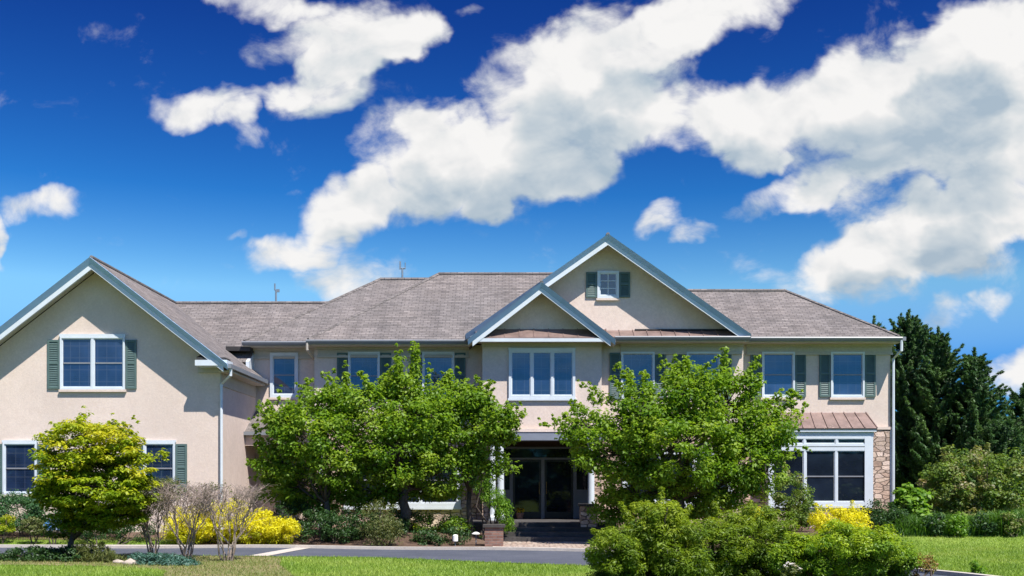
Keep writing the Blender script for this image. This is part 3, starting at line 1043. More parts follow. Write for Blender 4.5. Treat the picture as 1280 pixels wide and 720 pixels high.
# windows -------------------------------------------------------------
def window(px0, px1, py0, py1, Y, cols=1, rail=True, muntin=None, sill=True, head=0.0, mat=None, fw=2.2, name='window', sillcol=None):
    """px0..py1: outer frame in photo pixels on wall plane Y; cols: sashes side by side"""
    x0, x1, z0, z1 = wx(px0, Y), wx(px1, Y), wz(py1, Y), wz(py0, Y)
    u = Y / F
    w = fw * u
    fr = MB()
    yf, yb = Y - 0.075, Y + 0.02
    fr.box(x0, x0 + w, yf, yb, z0, z1)
    fr.box(x1 - w, x1, yf, yb, z0, z1)
    fr.box(x0 + w, x1 - w, yf, yb, z1 - w, z1)
    fr.box(x0 + w, x1 - w, yf, yb, z0, z0 + w)
    cw = (x1 - x0 - 2 * w) / cols
    mw = 0.036
    for i in range(1, cols):
        xm = x0 + w + cw * i
        fr.box(xm - mw, xm + mw, yf + 0.006, yb, z0 + w, z1 - w)
    if head:
        fr.box(x0 - 0.02, x1 + 0.02, yf + 0.004, yb, z1, z1 + head)
    o = fr.build(name, M['trim'], ROOT)
    sash = MB()
    gl = MB()
    for i in range(cols):
        a = x0 + w + cw * i + (mw if i else 0)
        c = x0 + w + cw * (i + 1) - (mw if i < cols - 1 else 0)
        s = 0.028
        sash.box(a, a + s, Y - 0.045, Y + 0.018, z0 + w, z1 - w)
        sash.box(c - s, c, Y - 0.045, Y + 0.018, z0 + w, z1 - w)
        sash.box(a + s, c - s, Y - 0.045, Y + 0.018, z1 - w - s, z1 - w)
        sash.box(a + s, c - s, Y - 0.045, Y + 0.018, z0 + w, z0 + w + s * 1.4)
        if rail:
            zm = (z0 + z1) / 2
            sash.box(a + s, c - s, Y - 0.040, Y + 0.018, zm - 0.02, zm + 0.02, 1)
        if muntin:
            nx, nz = muntin
            for k in range(1, nx):
                xm = a + (c - a) * k / nx
                sash.box(xm - 0.012, xm + 0.012, Y - 0.034, Y + 0.016, z0 + w, z1 - w)
            for k in range(1, nz):
                zm = z0 + w + (z1 - z0 - 2 * w) * k / nz
                sash.box(a + s, c - s, Y - 0.032, Y + 0.016, zm - 0.012, zm + 0.012)
        gl.box(a, c, Y - 0.018, Y + 0.014, z0 + w, z1 - w)
    sash.build('sash', [M['trim'], M['doorframe']], o)
    gl.build('glass', mat or M['glass'], o)
    if sill:
        sb = MB()
        sb.box(x0 - 0.03, x1 + 0.03, Y - 0.085, Y + 0.01, z0 - 0.07, z0 - 0.001)
        sb.build('sill', sillcol or M['stucco'], o)
    return o


def shutter(px0, px1, py0, py1, Y, label=None):
    x0, x1, z0, z1 = wx(px0, Y), wx(px1, Y), wz(py1, Y), wz(py0, Y)
    b = MB()
    st = 0.055
    ya, yb = Y - 0.05, Y - 0.001
    b.box(x0, x0 + st, ya, yb, z0, z1)
    b.box(x1 - st, x1, ya, yb, z0, z1)
    zs = [z0, z0 + (z1 - z0) * 0.52, z1]
    hs = 0.06
    b.box(x0 + st, x1 - st, ya, yb, z0, z0 + hs)
    b.box(x0 + st, x1 - st, ya, yb, z1 - hs, z1)
    b.box(x0 + st, x1 - st, ya, yb, zs[1] - hs / 2, zs[1] + hs / 2)
    for q0, q1 in ((z0 + hs, zs[1] - hs / 2), (zs[1] + hs / 2, z1 - hs)):
        n = max(4, int((q1 - q0) / 0.06))
        for i in range(n):
            zz = q0 + (q1 - q0) * (i + 0.5) / n
            h = (q1 - q0) / n * 0.62
            b.hexa([(x0 + st, ya + 0.006, zz - h), (x1 - st, ya + 0.006, zz - h), (x1 - st, ya + 0.016, zz - h), (x0 + st, ya + 0.016, zz - h),
                    (x0 + st, yb - 0.012, zz + h), (x1 - st, yb - 0.012, zz + h), (x1 - st, yb - 0.002, zz + h), (x0 + st, yb - 0.002, zz + h)])
    return b.build('shutter', M['shutter'], ROOT, label)


def shuttered(g0, g1, y0, y1, Y, sw=13.5, **kw):
    window(g0 - 3, g1 + 3, y0, y1, Y, **kw)
    shutter(g0 - 3.6 - sw, g0 - 3.6, y0 + 1, y1 - 1, Y)
    shutter(g1 + 3.6, g1 + 3.6 + sw, y0 + 1, y1 - 1, Y)


# wing
window(76, 157, 421, 487, W_Y, cols=2, head=0.07)
shutter(60, 75.3, 425, 486, W_Y, 'sunlit grey-green louvred shutter')
shutter(157.7, 171, 425, 486, W_Y, 'grey-green shutter half in shade')
window(4.5, 47, 553, 618, W_Y, head=0.06)
shutter(-10, 4, 555, 616, W_Y)
shutter(47.5, 61, 555, 616, W_Y)
window(180, 219.5, 553, 618, W_Y, head=0.06)
shutter(166, 179.5, 555, 616, W_Y)
shutter(220, 234, 555, 616, W_Y)
# recessed left part
window(338, 373, 441, 497, RL_Y, fw=3.6)
# main left
shuttered(438.5, 472, 440, 500, ML_Y)
shuttered(531, 565, 440, 500, ML_Y)
# centre bay triple
window(636, 719, 437, 498, CB_Y, cols=3, rail=False, head=0.05, fw=3.2, sillcol=M['trim'])
# mid right
shuttered(779, 815, 440, 500, MR_Y)
shuttered(861, 897, 440, 500, MR_Y)
# right
shuttered(955, 990, 440, 497, 36.0)
shuttered(1041, 1077, 440, 497, 36.0)
# attic
window(746.5, 773.5, 339, 373, MR_Y, rail=False, muntin=(2, 3), fw=3.0)
shutter(732.5, 746, 340.5, 372, MR_Y)
shutter(774, 787.5, 340.5, 372, MR_Y)
# ground floor main left triple window and the one behind the right tree
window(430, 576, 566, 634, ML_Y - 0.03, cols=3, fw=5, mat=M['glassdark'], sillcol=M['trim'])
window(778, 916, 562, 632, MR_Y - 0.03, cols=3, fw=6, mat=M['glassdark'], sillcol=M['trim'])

# box bay on the right -------------------------------------------------
BY = 35.45
bx0, bx1 = wx(961, BY), wx(1090, BY)
b = MB()
b.box(bx0, bx1, BY + 0.03, 35.97, wz(640, BY), wz(545, BY))
b.build('bay_body', M['trim'], ROOT)
b = MB()
b.box(bx0 - 0.04, bx1 + 0.04, BY - 0.06, 35.955, wz(546, BY), wz(540, BY))
b.box(bx0 - 0.10, bx1 + 0.10, BY - 0.14, 35.952, wz(539.9, BY), wz(536, BY))
b.build('bay_cornice', M['trim'], ROOT)
zt0, zt1 = wz(535.5, BY), wz(516, 35.99)
b = MB()
xl, xr = bx0 - 0.12, bx1 + 0.12
v = [(xl, BY - 0.16, zt0), (xr, BY - 0.16, zt0), (xr, 35.99, zt0), (xl, 35.99, zt0), (xl + 0.16, 35.95, zt1), (xr - 0.16, 35.95, zt1), (xr - 0.16, 35.99, zt1), (xl + 0.16, 35.99, zt1)]
b.hexa(v)
n = 9
for i in range(n + 1):
    t = i / n
    xa_, xb_ = xl + (xr - xl) * t, xl + 0.16 + (xr - xl - 0.32) * t
    b.hexa([(xa_ - 0.014, BY - 0.16, zt0 - 0.0), (xa_ + 0.014, BY - 0.16, zt0), (xb_ + 0.014, 35.94, zt1), (xb_ - 0.014, 35.94, zt1),
            (xa_ - 0.014, BY - 0.165, zt0 + 0.035), (xa_ + 0.014, BY - 0.165, zt0 + 0.035), (xb_ + 0.014, 35.94, zt1 + 0.03), (xb_ - 0.014, 35.94, zt1 + 0.03)])
b.build('bay_roof', M['copper'], ROOT)
b = MB()
b.box(xl, xr, BY - 0.163, BY - 0.10, zt0 - 0.035, zt0 - 0.004)
b.build('flashing', M['flash'], ROOT)
window(962, 1088, 545.5, 558, BY, cols=3, rail=False, sill=False, fw=3, mat=M['glassdark'], name='transom_window')
window(962, 1088, 559, 632, BY, cols=3, fw=4.5, mat=M['glassdark'], sillcol=M['trim'])
hbox('corner_board', M['trim'], wx(1080, BY), wx(1090.5, BY), BY - 0.079, BY + 0.03, wz(633, BY), wz(546.2, BY))
hbox('corner_board', M['trim'], wx(960, BY), wx(964, BY), BY - 0.079, BY + 0.03, wz(633, BY), wz(546.2, BY))
hbox('stone_wall', M['stone'], bx0 - 0.02, bx1 + 0.02, BY - 0.02, 35.955, Z0, wz(640, BY) - 0.002)

# side porch roof beside the wing ---------------------------------------
pyf, pyb = 34.9, RL_Y - 0.002
pzf, pzb = wz(540, pyf), wz(513, RL_Y)
px1 = wx(412, 36)
b = MB()
b.hexa([(X_W1 + 0.002, pyf, pzf - 0.05), (px1, pyf, pzf - 0.05), (px1, pyb, pzf - 0.05), (X_W1 + 0.002, pyb, pzf - 0.05),
        (X_W1 + 0.002, pyf, pzf), (px1, pyf, pzf), (px1, pyb, pzb), (X_W1 + 0.002, pyb, pzb)])
b.build('roof', M['shingle'], ROOT)
b = MB()
b.box(X_W1 + 0.003, px1, pyf - 0.1, pyf - 0.001, pzf - 0.10, pzf + 0.01)
b.build('gutter', M['gutter'], ROOT)
hbox('fascia', M['stucco'], X_W1 + 0.004, px1 - 0.02, pyf + 0.06, pyf + 0.22, pzf - 0.42, pzf - 0.052)
hbox('column', M['trim'], wx(398, 35), wx(403, 35), pyf + 0.06, pyf + 0.2, 0.2, pzf - 0.422)
hbox('side_door', M['doorframe'], wx(345, RL_Y), wx(370, RL_Y), RL_Y - 0.05, RL_Y - 0.001, 0.45, 2.55)
b = MB()
lx, lz = wx(327, RL_Y), wz(580, RL_Y)
b.box(lx - 0.03, lx + 0.03, RL_Y - 0.06, RL_Y - 0.001, lz - 0.05, lz + 0.16)
b.lathe([(0.03, -0.12), (0.075, -0.08), (0.09, 0.1), (0.10, 0.11), (0.02, 0.2)], (lx, RL_Y - 0.14, lz), 8)
b.build('wall_lantern', M['flash'], ROOT)

# entrance ---------------------------------------------------------------
DY = 36.7
FZ = 0.55
ox0, ox1 = X_CB0 + 0.42, X_CB1 - 0.25
hbox('stone_wall', M['stone'], X_CB0 + 0.001, ox0, CB_Y - 0.03, DY, Z0, CB_LINTEL - 0.001)
hbox('stone_wall', M['stone'], ox1, X_CB1 - 0.001, CB_Y - 0.03, DY, Z0, CB_LINTEL - 0.001)
hbox('trim_band', M['stucco'], X_CB0 - 0.05, X_CB1 + 0.05, CB_Y - 0.09, CB_Y - 0.001, CB_LINTEL, CB_LINTEL + 0.10)
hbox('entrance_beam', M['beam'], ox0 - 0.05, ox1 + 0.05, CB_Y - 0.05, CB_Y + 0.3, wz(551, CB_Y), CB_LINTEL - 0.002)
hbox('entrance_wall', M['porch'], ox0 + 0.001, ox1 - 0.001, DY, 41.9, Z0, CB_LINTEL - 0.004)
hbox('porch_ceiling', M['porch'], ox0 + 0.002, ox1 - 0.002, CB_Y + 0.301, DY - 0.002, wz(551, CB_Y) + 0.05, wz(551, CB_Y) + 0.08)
b = MB()
b.box(ox0 - 0.9, ox1 + 0.5, 32.6, DY - 0.001, 0.43, FZ)
for i in range(3):
    b.box(ox0 - 0.1, ox1 + 0.3, 32.6 - 0.40 * (i + 1), 32.6 - 0.40 * i + 0.02, Z0, FZ - 0.125 * (i + 1))
b.box(ox0 - 0.85, ox1 + 0.45, 32.66, DY - 0.002, Z0, 0.429)
b.build('porch_steps', M['slab'], ROOT)
# door set
fx0, fx1 = wx(627, DY), wx(738, DY)
ztop = wz(574.5, DY)
b = MB()
zt2 = wz(561, DY)
for p0, p1 in ((627, 629.5), (637, 641), (716.5, 720.5), (735, 738)):
    b.box(wx(p0, DY), wx(p1, DY), DY - 0.12, DY - 0.001, FZ, ztop)
b.box(fx0, fx1, DY - 0.125, DY - 0.001, ztop, ztop + 0.06)
b.box(fx0, fx1, DY - 0.125, DY - 0.001, zt2, zt2 + 0.06)
b.box(fx0, fx0 + 0.06, DY - 0.122, DY - 0.001, ztop + 0.06, zt2)
b.box(fx1 - 0.06, fx1, DY - 0.122, DY - 0.001, ztop + 0.06, zt2)
b.box(wx(676.5, DY), wx(680.5, DY), DY - 0.115, DY - 0.001, FZ, ztop)
b.box(wx(629.5, DY), wx(637, DY), DY - 0.09, DY - 0.001, FZ, wz(612, DY))
b.box(wx(720.5, DY), wx(735, DY), DY - 0.09, DY - 0.001, FZ, wz(612, DY))
ent = b.build('door_frame', M['doorframe'], ROOT)
b = MB()
b.box(wx(629.5, DY), wx(637, DY), DY - 0.05, DY - 0.002, wz(612, DY), ztop)
b.build('sidelight', M['glassdark'], ent)
b = MB()
b.box(wx(720.5, DY), wx(735, DY), DY - 0.05, DY - 0.002, wz(612, DY), ztop)
b.build('sidelight', M['glassdark'], ent)
b = MB()
b.box(fx0 + 0.06, fx1 - 0.06, DY - 0.05, DY - 0.002, ztop + 0.06, zt2)
b.build('transom_glass', M['glassdark'], ent)
for p0, p1, hx in ((641, 676.5, 674.0), (680.5, 716.5, 683.0)):
    x0, x1 = wx(p0, DY), wx(p1, DY)
    b = MB()
    st = 0.07
    b.box(x0, x0 + st, DY - 0.08, DY - 0.003, FZ + 0.01, ztop)
    b.box(x1 - st, x1, DY - 0.08, DY - 0.003, FZ + 0.01, ztop)
    b.box(x0 + st, x1 - st, DY - 0.08, DY - 0.003, ztop - st, ztop)
    b.box(x0 + st, x1 - st, DY - 0.08, DY - 0.003, FZ + 0.01, FZ + 0.22)
    d = b.build('entrance_door', M['door'], ROOT)
    b = MB()
    b.box(x0 + st, x1 - st, DY - 0.05, DY - 0.004, FZ + 0.22, ztop - st)
    b.build('door_glass', M['glassdark'], d)
    b = MB()
    b.tube([(wx(hx, DY), DY - 0.13, 1.35), (wx(hx, DY), DY - 0.13, 1.75)], 0.014, 8)
    b.box(wx(hx, DY) - 0.012, wx(hx, DY) + 0.012, DY - 0.13, DY - 0.08, 1.39, 1.42)
    b.box(wx(hx, DY) - 0.012, wx(hx, DY) + 0.012, DY - 0.13, DY - 0.08, 1.68, 1.71)
    b.build('handle', M['brass'], d)
for pxc in (615.5, 626, 739):
    x = wx(pxc, CB_Y - 0.25)
    b = MB()
    b.lathe([(0.15, 0), (0.15, 0.1), (0.12, 0.14), (0.105, 0.18), (0.092, 2.3), (0.12, 2.34), (0.15, 2.42), (0.15, wz(551, CB_Y) - FZ)], (x, CB_Y - 0.25, FZ), 14)
    b.build('column', M['trim'], ROOT, smooth=False)
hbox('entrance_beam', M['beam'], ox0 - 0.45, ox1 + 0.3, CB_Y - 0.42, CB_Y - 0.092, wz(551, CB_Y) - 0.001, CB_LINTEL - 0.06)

# piers beside the steps ---------------------------------------------------
def pier(name, px0, px1, pytop, Y, mat, label):
    x0, x1 = wx(px0, Y), wx(px1, Y)
    t = thing(name, ((x0 + x1) / 2, Y + 0.3, gz(0, Y)), label, 'pier', 'masonry piers beside the entrance steps')
    b = MB()
    b.box(x0, x1, Y, Y + 0.65, 0.0, wz(pytop, Y) - 0.07)
    b.build('pier_body', mat, t)
    b = MB()
    b.box(x0 - 0.05, x1 + 0.05, Y - 0.05, Y + 0.70, wz(pytop, Y) - 0.069, wz(pytop, Y))
    b.build('cap_stone', M['slab'], t)


pier('brick_pier', 606, 629, 656, 29.7, M['brick'], 'low red brick pier at the foot of the entrance steps')
pier('stone_pier', 726, 747, 630, 32.4, M['stone'], 'taller stone pier with flat cap right of the entrance steps')

# masts on the ridges -------------------------------------------------------
def mast(px, pyb, pyt, Y, label, kind):
    x, _, zb = at(px, pyb, Y)
    t = thing('roof_mast', (x, Y, zb - 0.05), label, 'mast', 'thin masts on the roof ridges')
    zt = wz(pyt, Y)
    b = MB()
    b.tube([(x, Y, zb - 0.08), (x, Y, zt - 0.12)], 0.035, 8)
    b.build('pole', M['metal'], t)
    b = MB()
    if kind:
        b.tube([(x - 0.07, Y, zt - 0.13), (x + 0.10, Y, zt - 0.13)], 0.028, 6)
        b.box(x - 0.11, x - 0.05, Y - 0.03, Y + 0.03, zt - 0.16, zt + 0.12)
        b.tube([(x + 0.10, Y, zt - 0.15), (x + 0.10, Y, zt + 0.08)], 0.016, 6)
    else:
        b.tube([(x - 0.04, Y, zt - 0.14), (x - 0.04, Y, zt + 0.10)], 0.025, 6)
        b.box(x + 0.01, x + 0.12, Y - 0.03, Y + 0.03, zt - 0.2, zt - 0.10)
    b.build('sensor_head', M['metal'], t)


mast(345, 377, 358, CR_Y, 'thin grey mast on the low ridge near the left wing', 0)
mast(503, 349, 331, RL_RY, 'thin grey forked mast on the taller main ridge', 1)

# ------------------------------------------------------------------ foliage
def unit(a):
    return a / (np.linalg.norm(a, axis=-1, keepdims=True) + 1e-9)


def leaf_quads(pos, nrm, axis, L, W, fold=0.12):
    """pos (N,3) leaf centres; returns verts, faces of rhombic leaves lightly folded"""
    n = len(pos)
    nrm = unit(nrm)
    axis = unit(axis - nrm * np.sum(axis * nrm, -1, keepdims=True))
    side = np.cross(nrm, axis)
    L = np.broadcast_to(L, (n,))[:, None]
    W = np.broadcast_to(W, (n,))[:, None]
    v = np.empty((n, 4, 3))
    v[:, 0] = pos - axis * L * 0.5
    v[:, 1] = pos + side * W * 0.5 + nrm * W * fold - axis * L * 0.06
    v[:, 2] = pos + axis * L * 0.5 - nrm * L * fold * 0.8
    v[:, 3] = pos - side * W * 0.5 + nrm * W * fold - axis * L * 0.06
    f = np.arange(n * 4).reshape(n, 4)
    return v.reshape(-1, 3), f


def clumps(centers, radii, per, L, W, up=0.8, rnd=0.75, out=0.4, droop=0.25, tones=None, lvar=0.3, shell=0.5, axis_up=0.0, axdir=None):
    """leaf clumps around centres. radii (k,3)"""
    k = len(centers)
    radii = np.broadcast_to(radii, (k, 3))
    c = np.repeat(centers, per, 0)
    r = np.repeat(radii, per, 0)
    n = len(c)
    d = unit(RNG.normal(size=(n, 3)))
    q = RNG.random(n) ** (1.0 / (1.5 + 2.5 * shell))
    off = d * q[:, None] * r
    pos = c + off
    nrm = unit(d * out + np.array([0, 0, up]) + unit(RNG.normal(size=(n, 3))) * rnd)
    axis = d * 0.8 + RNG.normal(size=(n, 3)) * 0.5
    axis[:, 2] += -droop + axis_up
    if axdir is not None:
        axis = np.repeat(axdir, per, 0) * 1.3 + axis * 0.55
    ls = 1 + lvar * RNG.uniform(-1, 1, n)
    v, f = leaf_quads(pos, nrm, axis, L * ls, W * ls)
    if tones is None:
        tones = RNG.random(k)
    tn = np.repeat(np.clip(np.repeat(tones, per) + RNG.normal(0, 0.08, n), 0, 1), 4)
    return v, f, tn


def join(parts):
    vs, fs, ts, o = [], [], [], 0
    for v, f, t in parts:
        vs.append(v)
        fs.append(f + o)
        ts.append(t)
        o += len(v)
    return np.concatenate(vs), np.concatenate(fs), np.concatenate(ts)


def add_leaves(name, parts, mat, parent):
    v, f, t = join(parts)
    o0 = ORG[parent]
    me = np_mesh(name, v - o0, f, mat, t)
    return link(name, me, parent)


def sample_blobs(blobs, spacing_scale=1.0):
    """blobs: (cx,cy,cz,rx,ry,rz,n) -> clump centres and the blob each one belongs to; favours the shell"""
    cs, ids = [], []
    for i, (cx, cy, cz, rx, ry, rz, n) in enumerate(blobs):
        d = unit(RNG.normal(size=(n, 3)))
        q = RNG.uniform(0.30, 1.0, n) ** 0.55
        cs.append(np.array([cx, cy, cz]) + d * q[:, None] * np.array([rx, ry, rz]))
        ids.append(np.full(n, i))
    return np.concatenate(cs), np.concatenate(ids)


def pblob(px, py, Y, rpx, rpz, n, ry=None):
    s = Y / F
    x, y, z = at(px, py, Y)
    rx, rz = rpx * s, rpz * s
    return (x, y, z, rx, ry if ry else max(rx, rz) * 0.8, rz, n)


def curve(p, q, sag=0.0, n=4, jit=0.05):
    p, q = np.array(p, float), np.array(q, float)
    L = np.linalg.norm(q - p)
    pts = []
    for i in range(n + 1):
        t = i / n
        m = p * (1 - t) + q * t
        m[2] += sag * L * math.sin(math.pi * t)
        if 0 < i < n:
            m += RNG.normal(0, jit * L / n, 3)
        pts.append(m)
    return pts


def tree(name, label, cat, base, fork, blobs, trunk_r, mat, bark, per=60, L=0.105, W=0.062, crad=(0.36, 0.36, 0.22), group=None,
         shoots=(), tonefun=None, up=0.8, rnd=0.75, out=0.4, droop=0.25, twigs=True, stems=1, shell=0.5, spikes=0, overhang=0.0):
    """a broadleaved tree or shrub: stem(s), limbs to every blob, twigs to the clumps and leaf clumps"""
    base = np.array(base, float)
    t = thing(name, tuple(base), label, cat, group)
    tb = MB()
    if overhang:
        zs = np.array([b_[2] for b_ in blobs])
        k_ = (zs - zs.min()) / (zs.max() - zs.min() + 1e-6)
        blobs = [(b_[0], b_[1] + overhang * (0.75 - 1.35 * min(1, q_ * 1.6)), b_[2], b_[3], b_[4], b_[5], b_[6]) for b_, q_ in zip(blobs, k_)]
    fork = np.array(fork, float)
    if stems == 1:
        tb.tube(curve(base - (0, 0, 0.15), fork, 0, 4, 0.12), list(np.linspace(trunk_r * 1.25, trunk_r * 0.8, 5)), 9)
    centers, ids = sample_blobs(blobs)
    for i, bl in enumerate(blobs):
        bc = np.array(bl[:3])
        if stems > 1:
            b0 = base + np.array([RNG.normal(0, 0.10), RNG.normal(0, 0.10), -0.1])
            pts = curve(b0, fork + RNG.normal(0, 0.12, 3), 0, 3, 0.1) + curve(fork, bc, 0.05, 3, 0.15)[1:]
            tb.tube(pts, list(np.linspace(trunk_r, trunk_r * 0.3, len(pts))), 6)
        else:
            tb.tube(curve(fork - (0, 0, 0.1), bc, 0.10, 5, 0.25), list(np.linspace(trunk_r * 0.55, trunk_r * 0.2, 6)), 6)
        if twigs:
            mine = centers[ids == i]
            for c in mine[::2]:
                tb.tube(curve(bc + RNG.normal(0, 0.1, 3) * np.array(bl[3:6]), c, 0.04, 3, 0.2), [trunk_r * 0.16, trunk_r * 0.12, trunk_r * 0.09, 0.006], 4, cap=False)
    tb.build('trunk', bark, t, smooth=True)
    tones = np.clip(RNG.normal(0.5, 0.22, len(centers)), 0, 1)
    if tonefun:
        tones = tonefun(centers, tones)
    rad = np.array(crad)[None] * RNG.uniform(0.7, 1.25, (len(centers), 1))
    parts = [clumps(centers, rad, per, L, W, up, rnd, out, droop, tones, shell=shell)]
    shoots = list(shoots)
    if spikes:
        hi = np.percentile(centers[:, 2], 35)
        mid_ = centers.mean(0)
        cand = centers[centers[:, 2] > hi]
        for k in RNG.choice(len(cand), min(spikes, len(cand)), replace=False):
            p = cand[k]
            d = unit(np.array([(p[0] - mid_[0]) * .45, (p[1] - mid_[1]) * .45, 1.2]) + RNG.normal(0, .25, 3))
            shoots.append((p, p + d * RNG.uniform(.45, .95), 5, RNG.uniform(.10, .17)))
    for (p, q, n, r) in shoots:
        p, q = np.array(p), np.array(q)
        for w in range(2):
            m = n * 3
            qq = q + RNG.normal(0, .10, 3) * (w > 0) - (q - p) * .35 * (w > 0)
            tt = np.linspace(-0.15, 1, m)[:, None]
            bend = RNG.normal(0, .10, 3)
            cc = p * (1 - tt) + qq * tt + RNG.normal(0, 0.05, (m, 3)) + bend * np.sin(np.clip(tt, 0, 1) * math.pi)
            rr = r * np.linspace(1.25, 0.28, m)[:, None] * RNG.uniform(.7, 1.2, (m, 1))
            parts.append(clumps(cc, rr * np.array([[1, 1, .9]]), max(6, int(per * 0.10)), L, W, up, rnd, out, droop, np.full(m, 0.66)))
    add_leaves('crown', parts, mat, t)
    return t


def shoot(px0, py0, px1, py1, Y, n=7, r=0.16):
    return (at(px0, py0, Y), at(px1, py1, Y), n, r)


def gp(px, Y, dz=0.0):
    x = wx(px, Y)
    return (x, Y, float(gz(x, Y)) + dz)


# three trees on the left of the door ----------------------------------------
TY = 31.6
tree('green_tree', 'tallest leafy green tree with thick dark trunk left of the entrance, before the shuttered windows', 'tree', gp(506, TY), at(506, 610, TY),
     [pblob(470, 530, TY, 52, 42, 46), pblob(520, 525, TY - .3, 48, 40, 44), pblob(508, 490, TY, 36, 22, 16), pblob(495, 565, TY - .6, 68, 40, 60),
      pblob(438, 512, TY + .2, 36, 30, 20), pblob(548, 514, TY, 36, 30, 22), pblob(450, 590, TY - .2, 50, 28, 34), pblob(540, 590, TY - .3, 45, 28, 32), pblob(470, 618, TY - .1, 48, 18, 30), pblob(540, 612, TY + .2, 40, 14, 20)],
     0.15, M['leaf'], M['bark'], per=104, spikes=34, overhang=0.7, group='green trees before the entrance front',
     shoots=[shoot(515, 475, 517, 430, TY, 8, .20), shoot(440, 490, 432, 452, TY, 7, .15), shoot(478, 480, 487, 458, TY, 6, .16), shoot(555, 480, 568, 462, TY, 6, .15), shoot(500, 480, 496, 450, TY, 6, .13)])
tree('green_tree', 'slim green tree with bare straight trunk just left of the entrance columns', 'tree', gp(587, TY + .4), at(587, 612, TY + .4),
     [pblob(592, 545, TY + .2, 42, 36, 40), pblob(570, 510, TY + .3, 34, 30, 26), pblob(617, 530, TY, 26, 22, 18), pblob(600, 578, TY, 46, 20, 26), pblob(600, 510, TY + .2, 20, 18, 9)],
     0.075, M['leaf'], M['bark'], per=92, spikes=20, overhang=0.6, group='green trees before the entrance front',
     shoots=[shoot(615, 525, 648, 500, TY, 8, .15), shoot(625, 545, 652, 548, TY, 7, .16), shoot(600, 500, 612, 478, TY, 6, .15), shoot(630, 535, 640, 515, TY, 5, .13)])
tree('green_tree', 'loose spreading green tree nearest the side porch, with thin upright shoots', 'tree', gp(415, TY - .2), at(408, 625, TY - .2),
     [pblob(385, 545, TY - .2, 40, 42, 40), pblob(350, 575, TY, 34, 26, 22), pblob(405, 515, TY, 28, 28, 15), pblob(425, 565, TY - .5, 38, 44, 36), pblob(378, 605, TY - .2, 38, 24, 26), pblob(360, 530, TY, 18, 24, 10), pblob(395, 625, TY - .1, 42, 20, 28), pblob(350, 615, TY, 26, 18, 14)],
     0.09, M['leaf'], M['bark'], per=92, spikes=20, overhang=0.6, group='green trees before the entrance front',
     shoots=[shoot(362, 540, 351, 483, TY, 10, .12), shoot(388, 510, 384, 470, TY, 8, .14), shoot(345, 570, 330, 515, TY, 9, .11), shoot(335, 585, 306, 575, TY, 8, .13),
             shoot(345, 600, 314, 596, TY, 7, .14), shoot(410, 490, 405, 462, TY, 6, .15), shoot(325, 560, 318, 520, TY, 7, .09), shoot(350, 590, 322, 618, TY, 7, .16)])
# big tree right of the door ---------------------------------------------------
RY = 30.8
tree('green_tree', 'broad leafy green tree right of the entrance, its branch reaching toward the bay window', 'tree', gp(848, RY), at(848, 620, RY),
     [pblob(850, 500, RY, 52, 44, 56), pblob(800, 520, RY - .3, 48, 40, 44), pblob(905, 505, RY, 38, 46, 36), pblob(850, 560, RY - .8, 70, 48, 74), pblob(770, 565, RY - .2, 52, 34, 38),
      pblob(925, 565, RY - .2, 45, 44, 44), pblob(735, 535, RY, 34, 22, 16), pblob(960, 535, RY, 34, 24, 18), pblob(800, 605, RY - .2, 62, 30, 44), pblob(890, 610, RY - .2, 55, 28, 38), pblob(955, 590, RY - .2, 30, 30, 18), pblob(780, 635, RY, 40, 22, 24), pblob(880, 632, RY, 50, 20, 28)],
     0.16, M['leaf'], M['bark'], per=108, spikes=40, overhang=0.55, group='green trees before the entrance front',
     shoots=[shoot(900, 475, 905, 434, RY, 8, .19), shoot(850, 470, 845, 444, RY, 6, .17), shoot(790, 490, 766, 458, RY, 8, .15), shoot(730, 530, 676, 524, RY, 8, .11),
             shoot(960, 530, 1012, 505, RY, 10, .16), shoot(965, 515, 1000, 492, RY, 8, .13), shoot(760, 500, 722, 478, RY, 7, .13), shoot(940, 515, 985, 488, RY, 8, .15), shoot(960, 575, 1010, 560, RY, 8, .13), shoot(740, 515, 712, 500, RY, 5, .12)])


# Japanese maple on the island -------------------------------------------------
MY = 24.2


def maple_lit_tone(c, t):  # paints sunlit upper leaves yellow and shaded lower leaves dark
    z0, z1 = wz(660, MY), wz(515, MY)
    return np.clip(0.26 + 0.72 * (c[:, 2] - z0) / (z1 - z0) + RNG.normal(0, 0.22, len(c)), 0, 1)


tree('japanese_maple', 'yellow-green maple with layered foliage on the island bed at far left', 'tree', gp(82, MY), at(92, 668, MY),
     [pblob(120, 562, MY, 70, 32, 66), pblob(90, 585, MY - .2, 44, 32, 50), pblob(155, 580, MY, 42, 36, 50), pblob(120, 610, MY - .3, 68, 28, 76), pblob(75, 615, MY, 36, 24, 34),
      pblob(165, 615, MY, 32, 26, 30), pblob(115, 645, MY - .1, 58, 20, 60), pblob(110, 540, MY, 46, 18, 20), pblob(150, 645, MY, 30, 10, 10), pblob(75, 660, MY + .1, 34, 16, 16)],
     0.07, M['leafmaple'], M['bark'], per=90, L=0.08, W=0.052, crad=(0.23, 0.23, 0.09), tonefun=maple_lit_tone, overhang=0.45, up=1.1, rnd=0.6, droop=0.35,
     shoots=[shoot(105, 540, 104, 514, MY, 5, .12), shoot(165, 555, 168, 522, MY, 5, .11), shoot(60, 575, 38, 562, MY, 5, .13), shoot(180, 575, 204, 574, MY, 5, .13),
             shoot(72, 555, 66, 530, MY, 5, .13), shoot(130, 540, 140, 520, MY, 5, .12)])


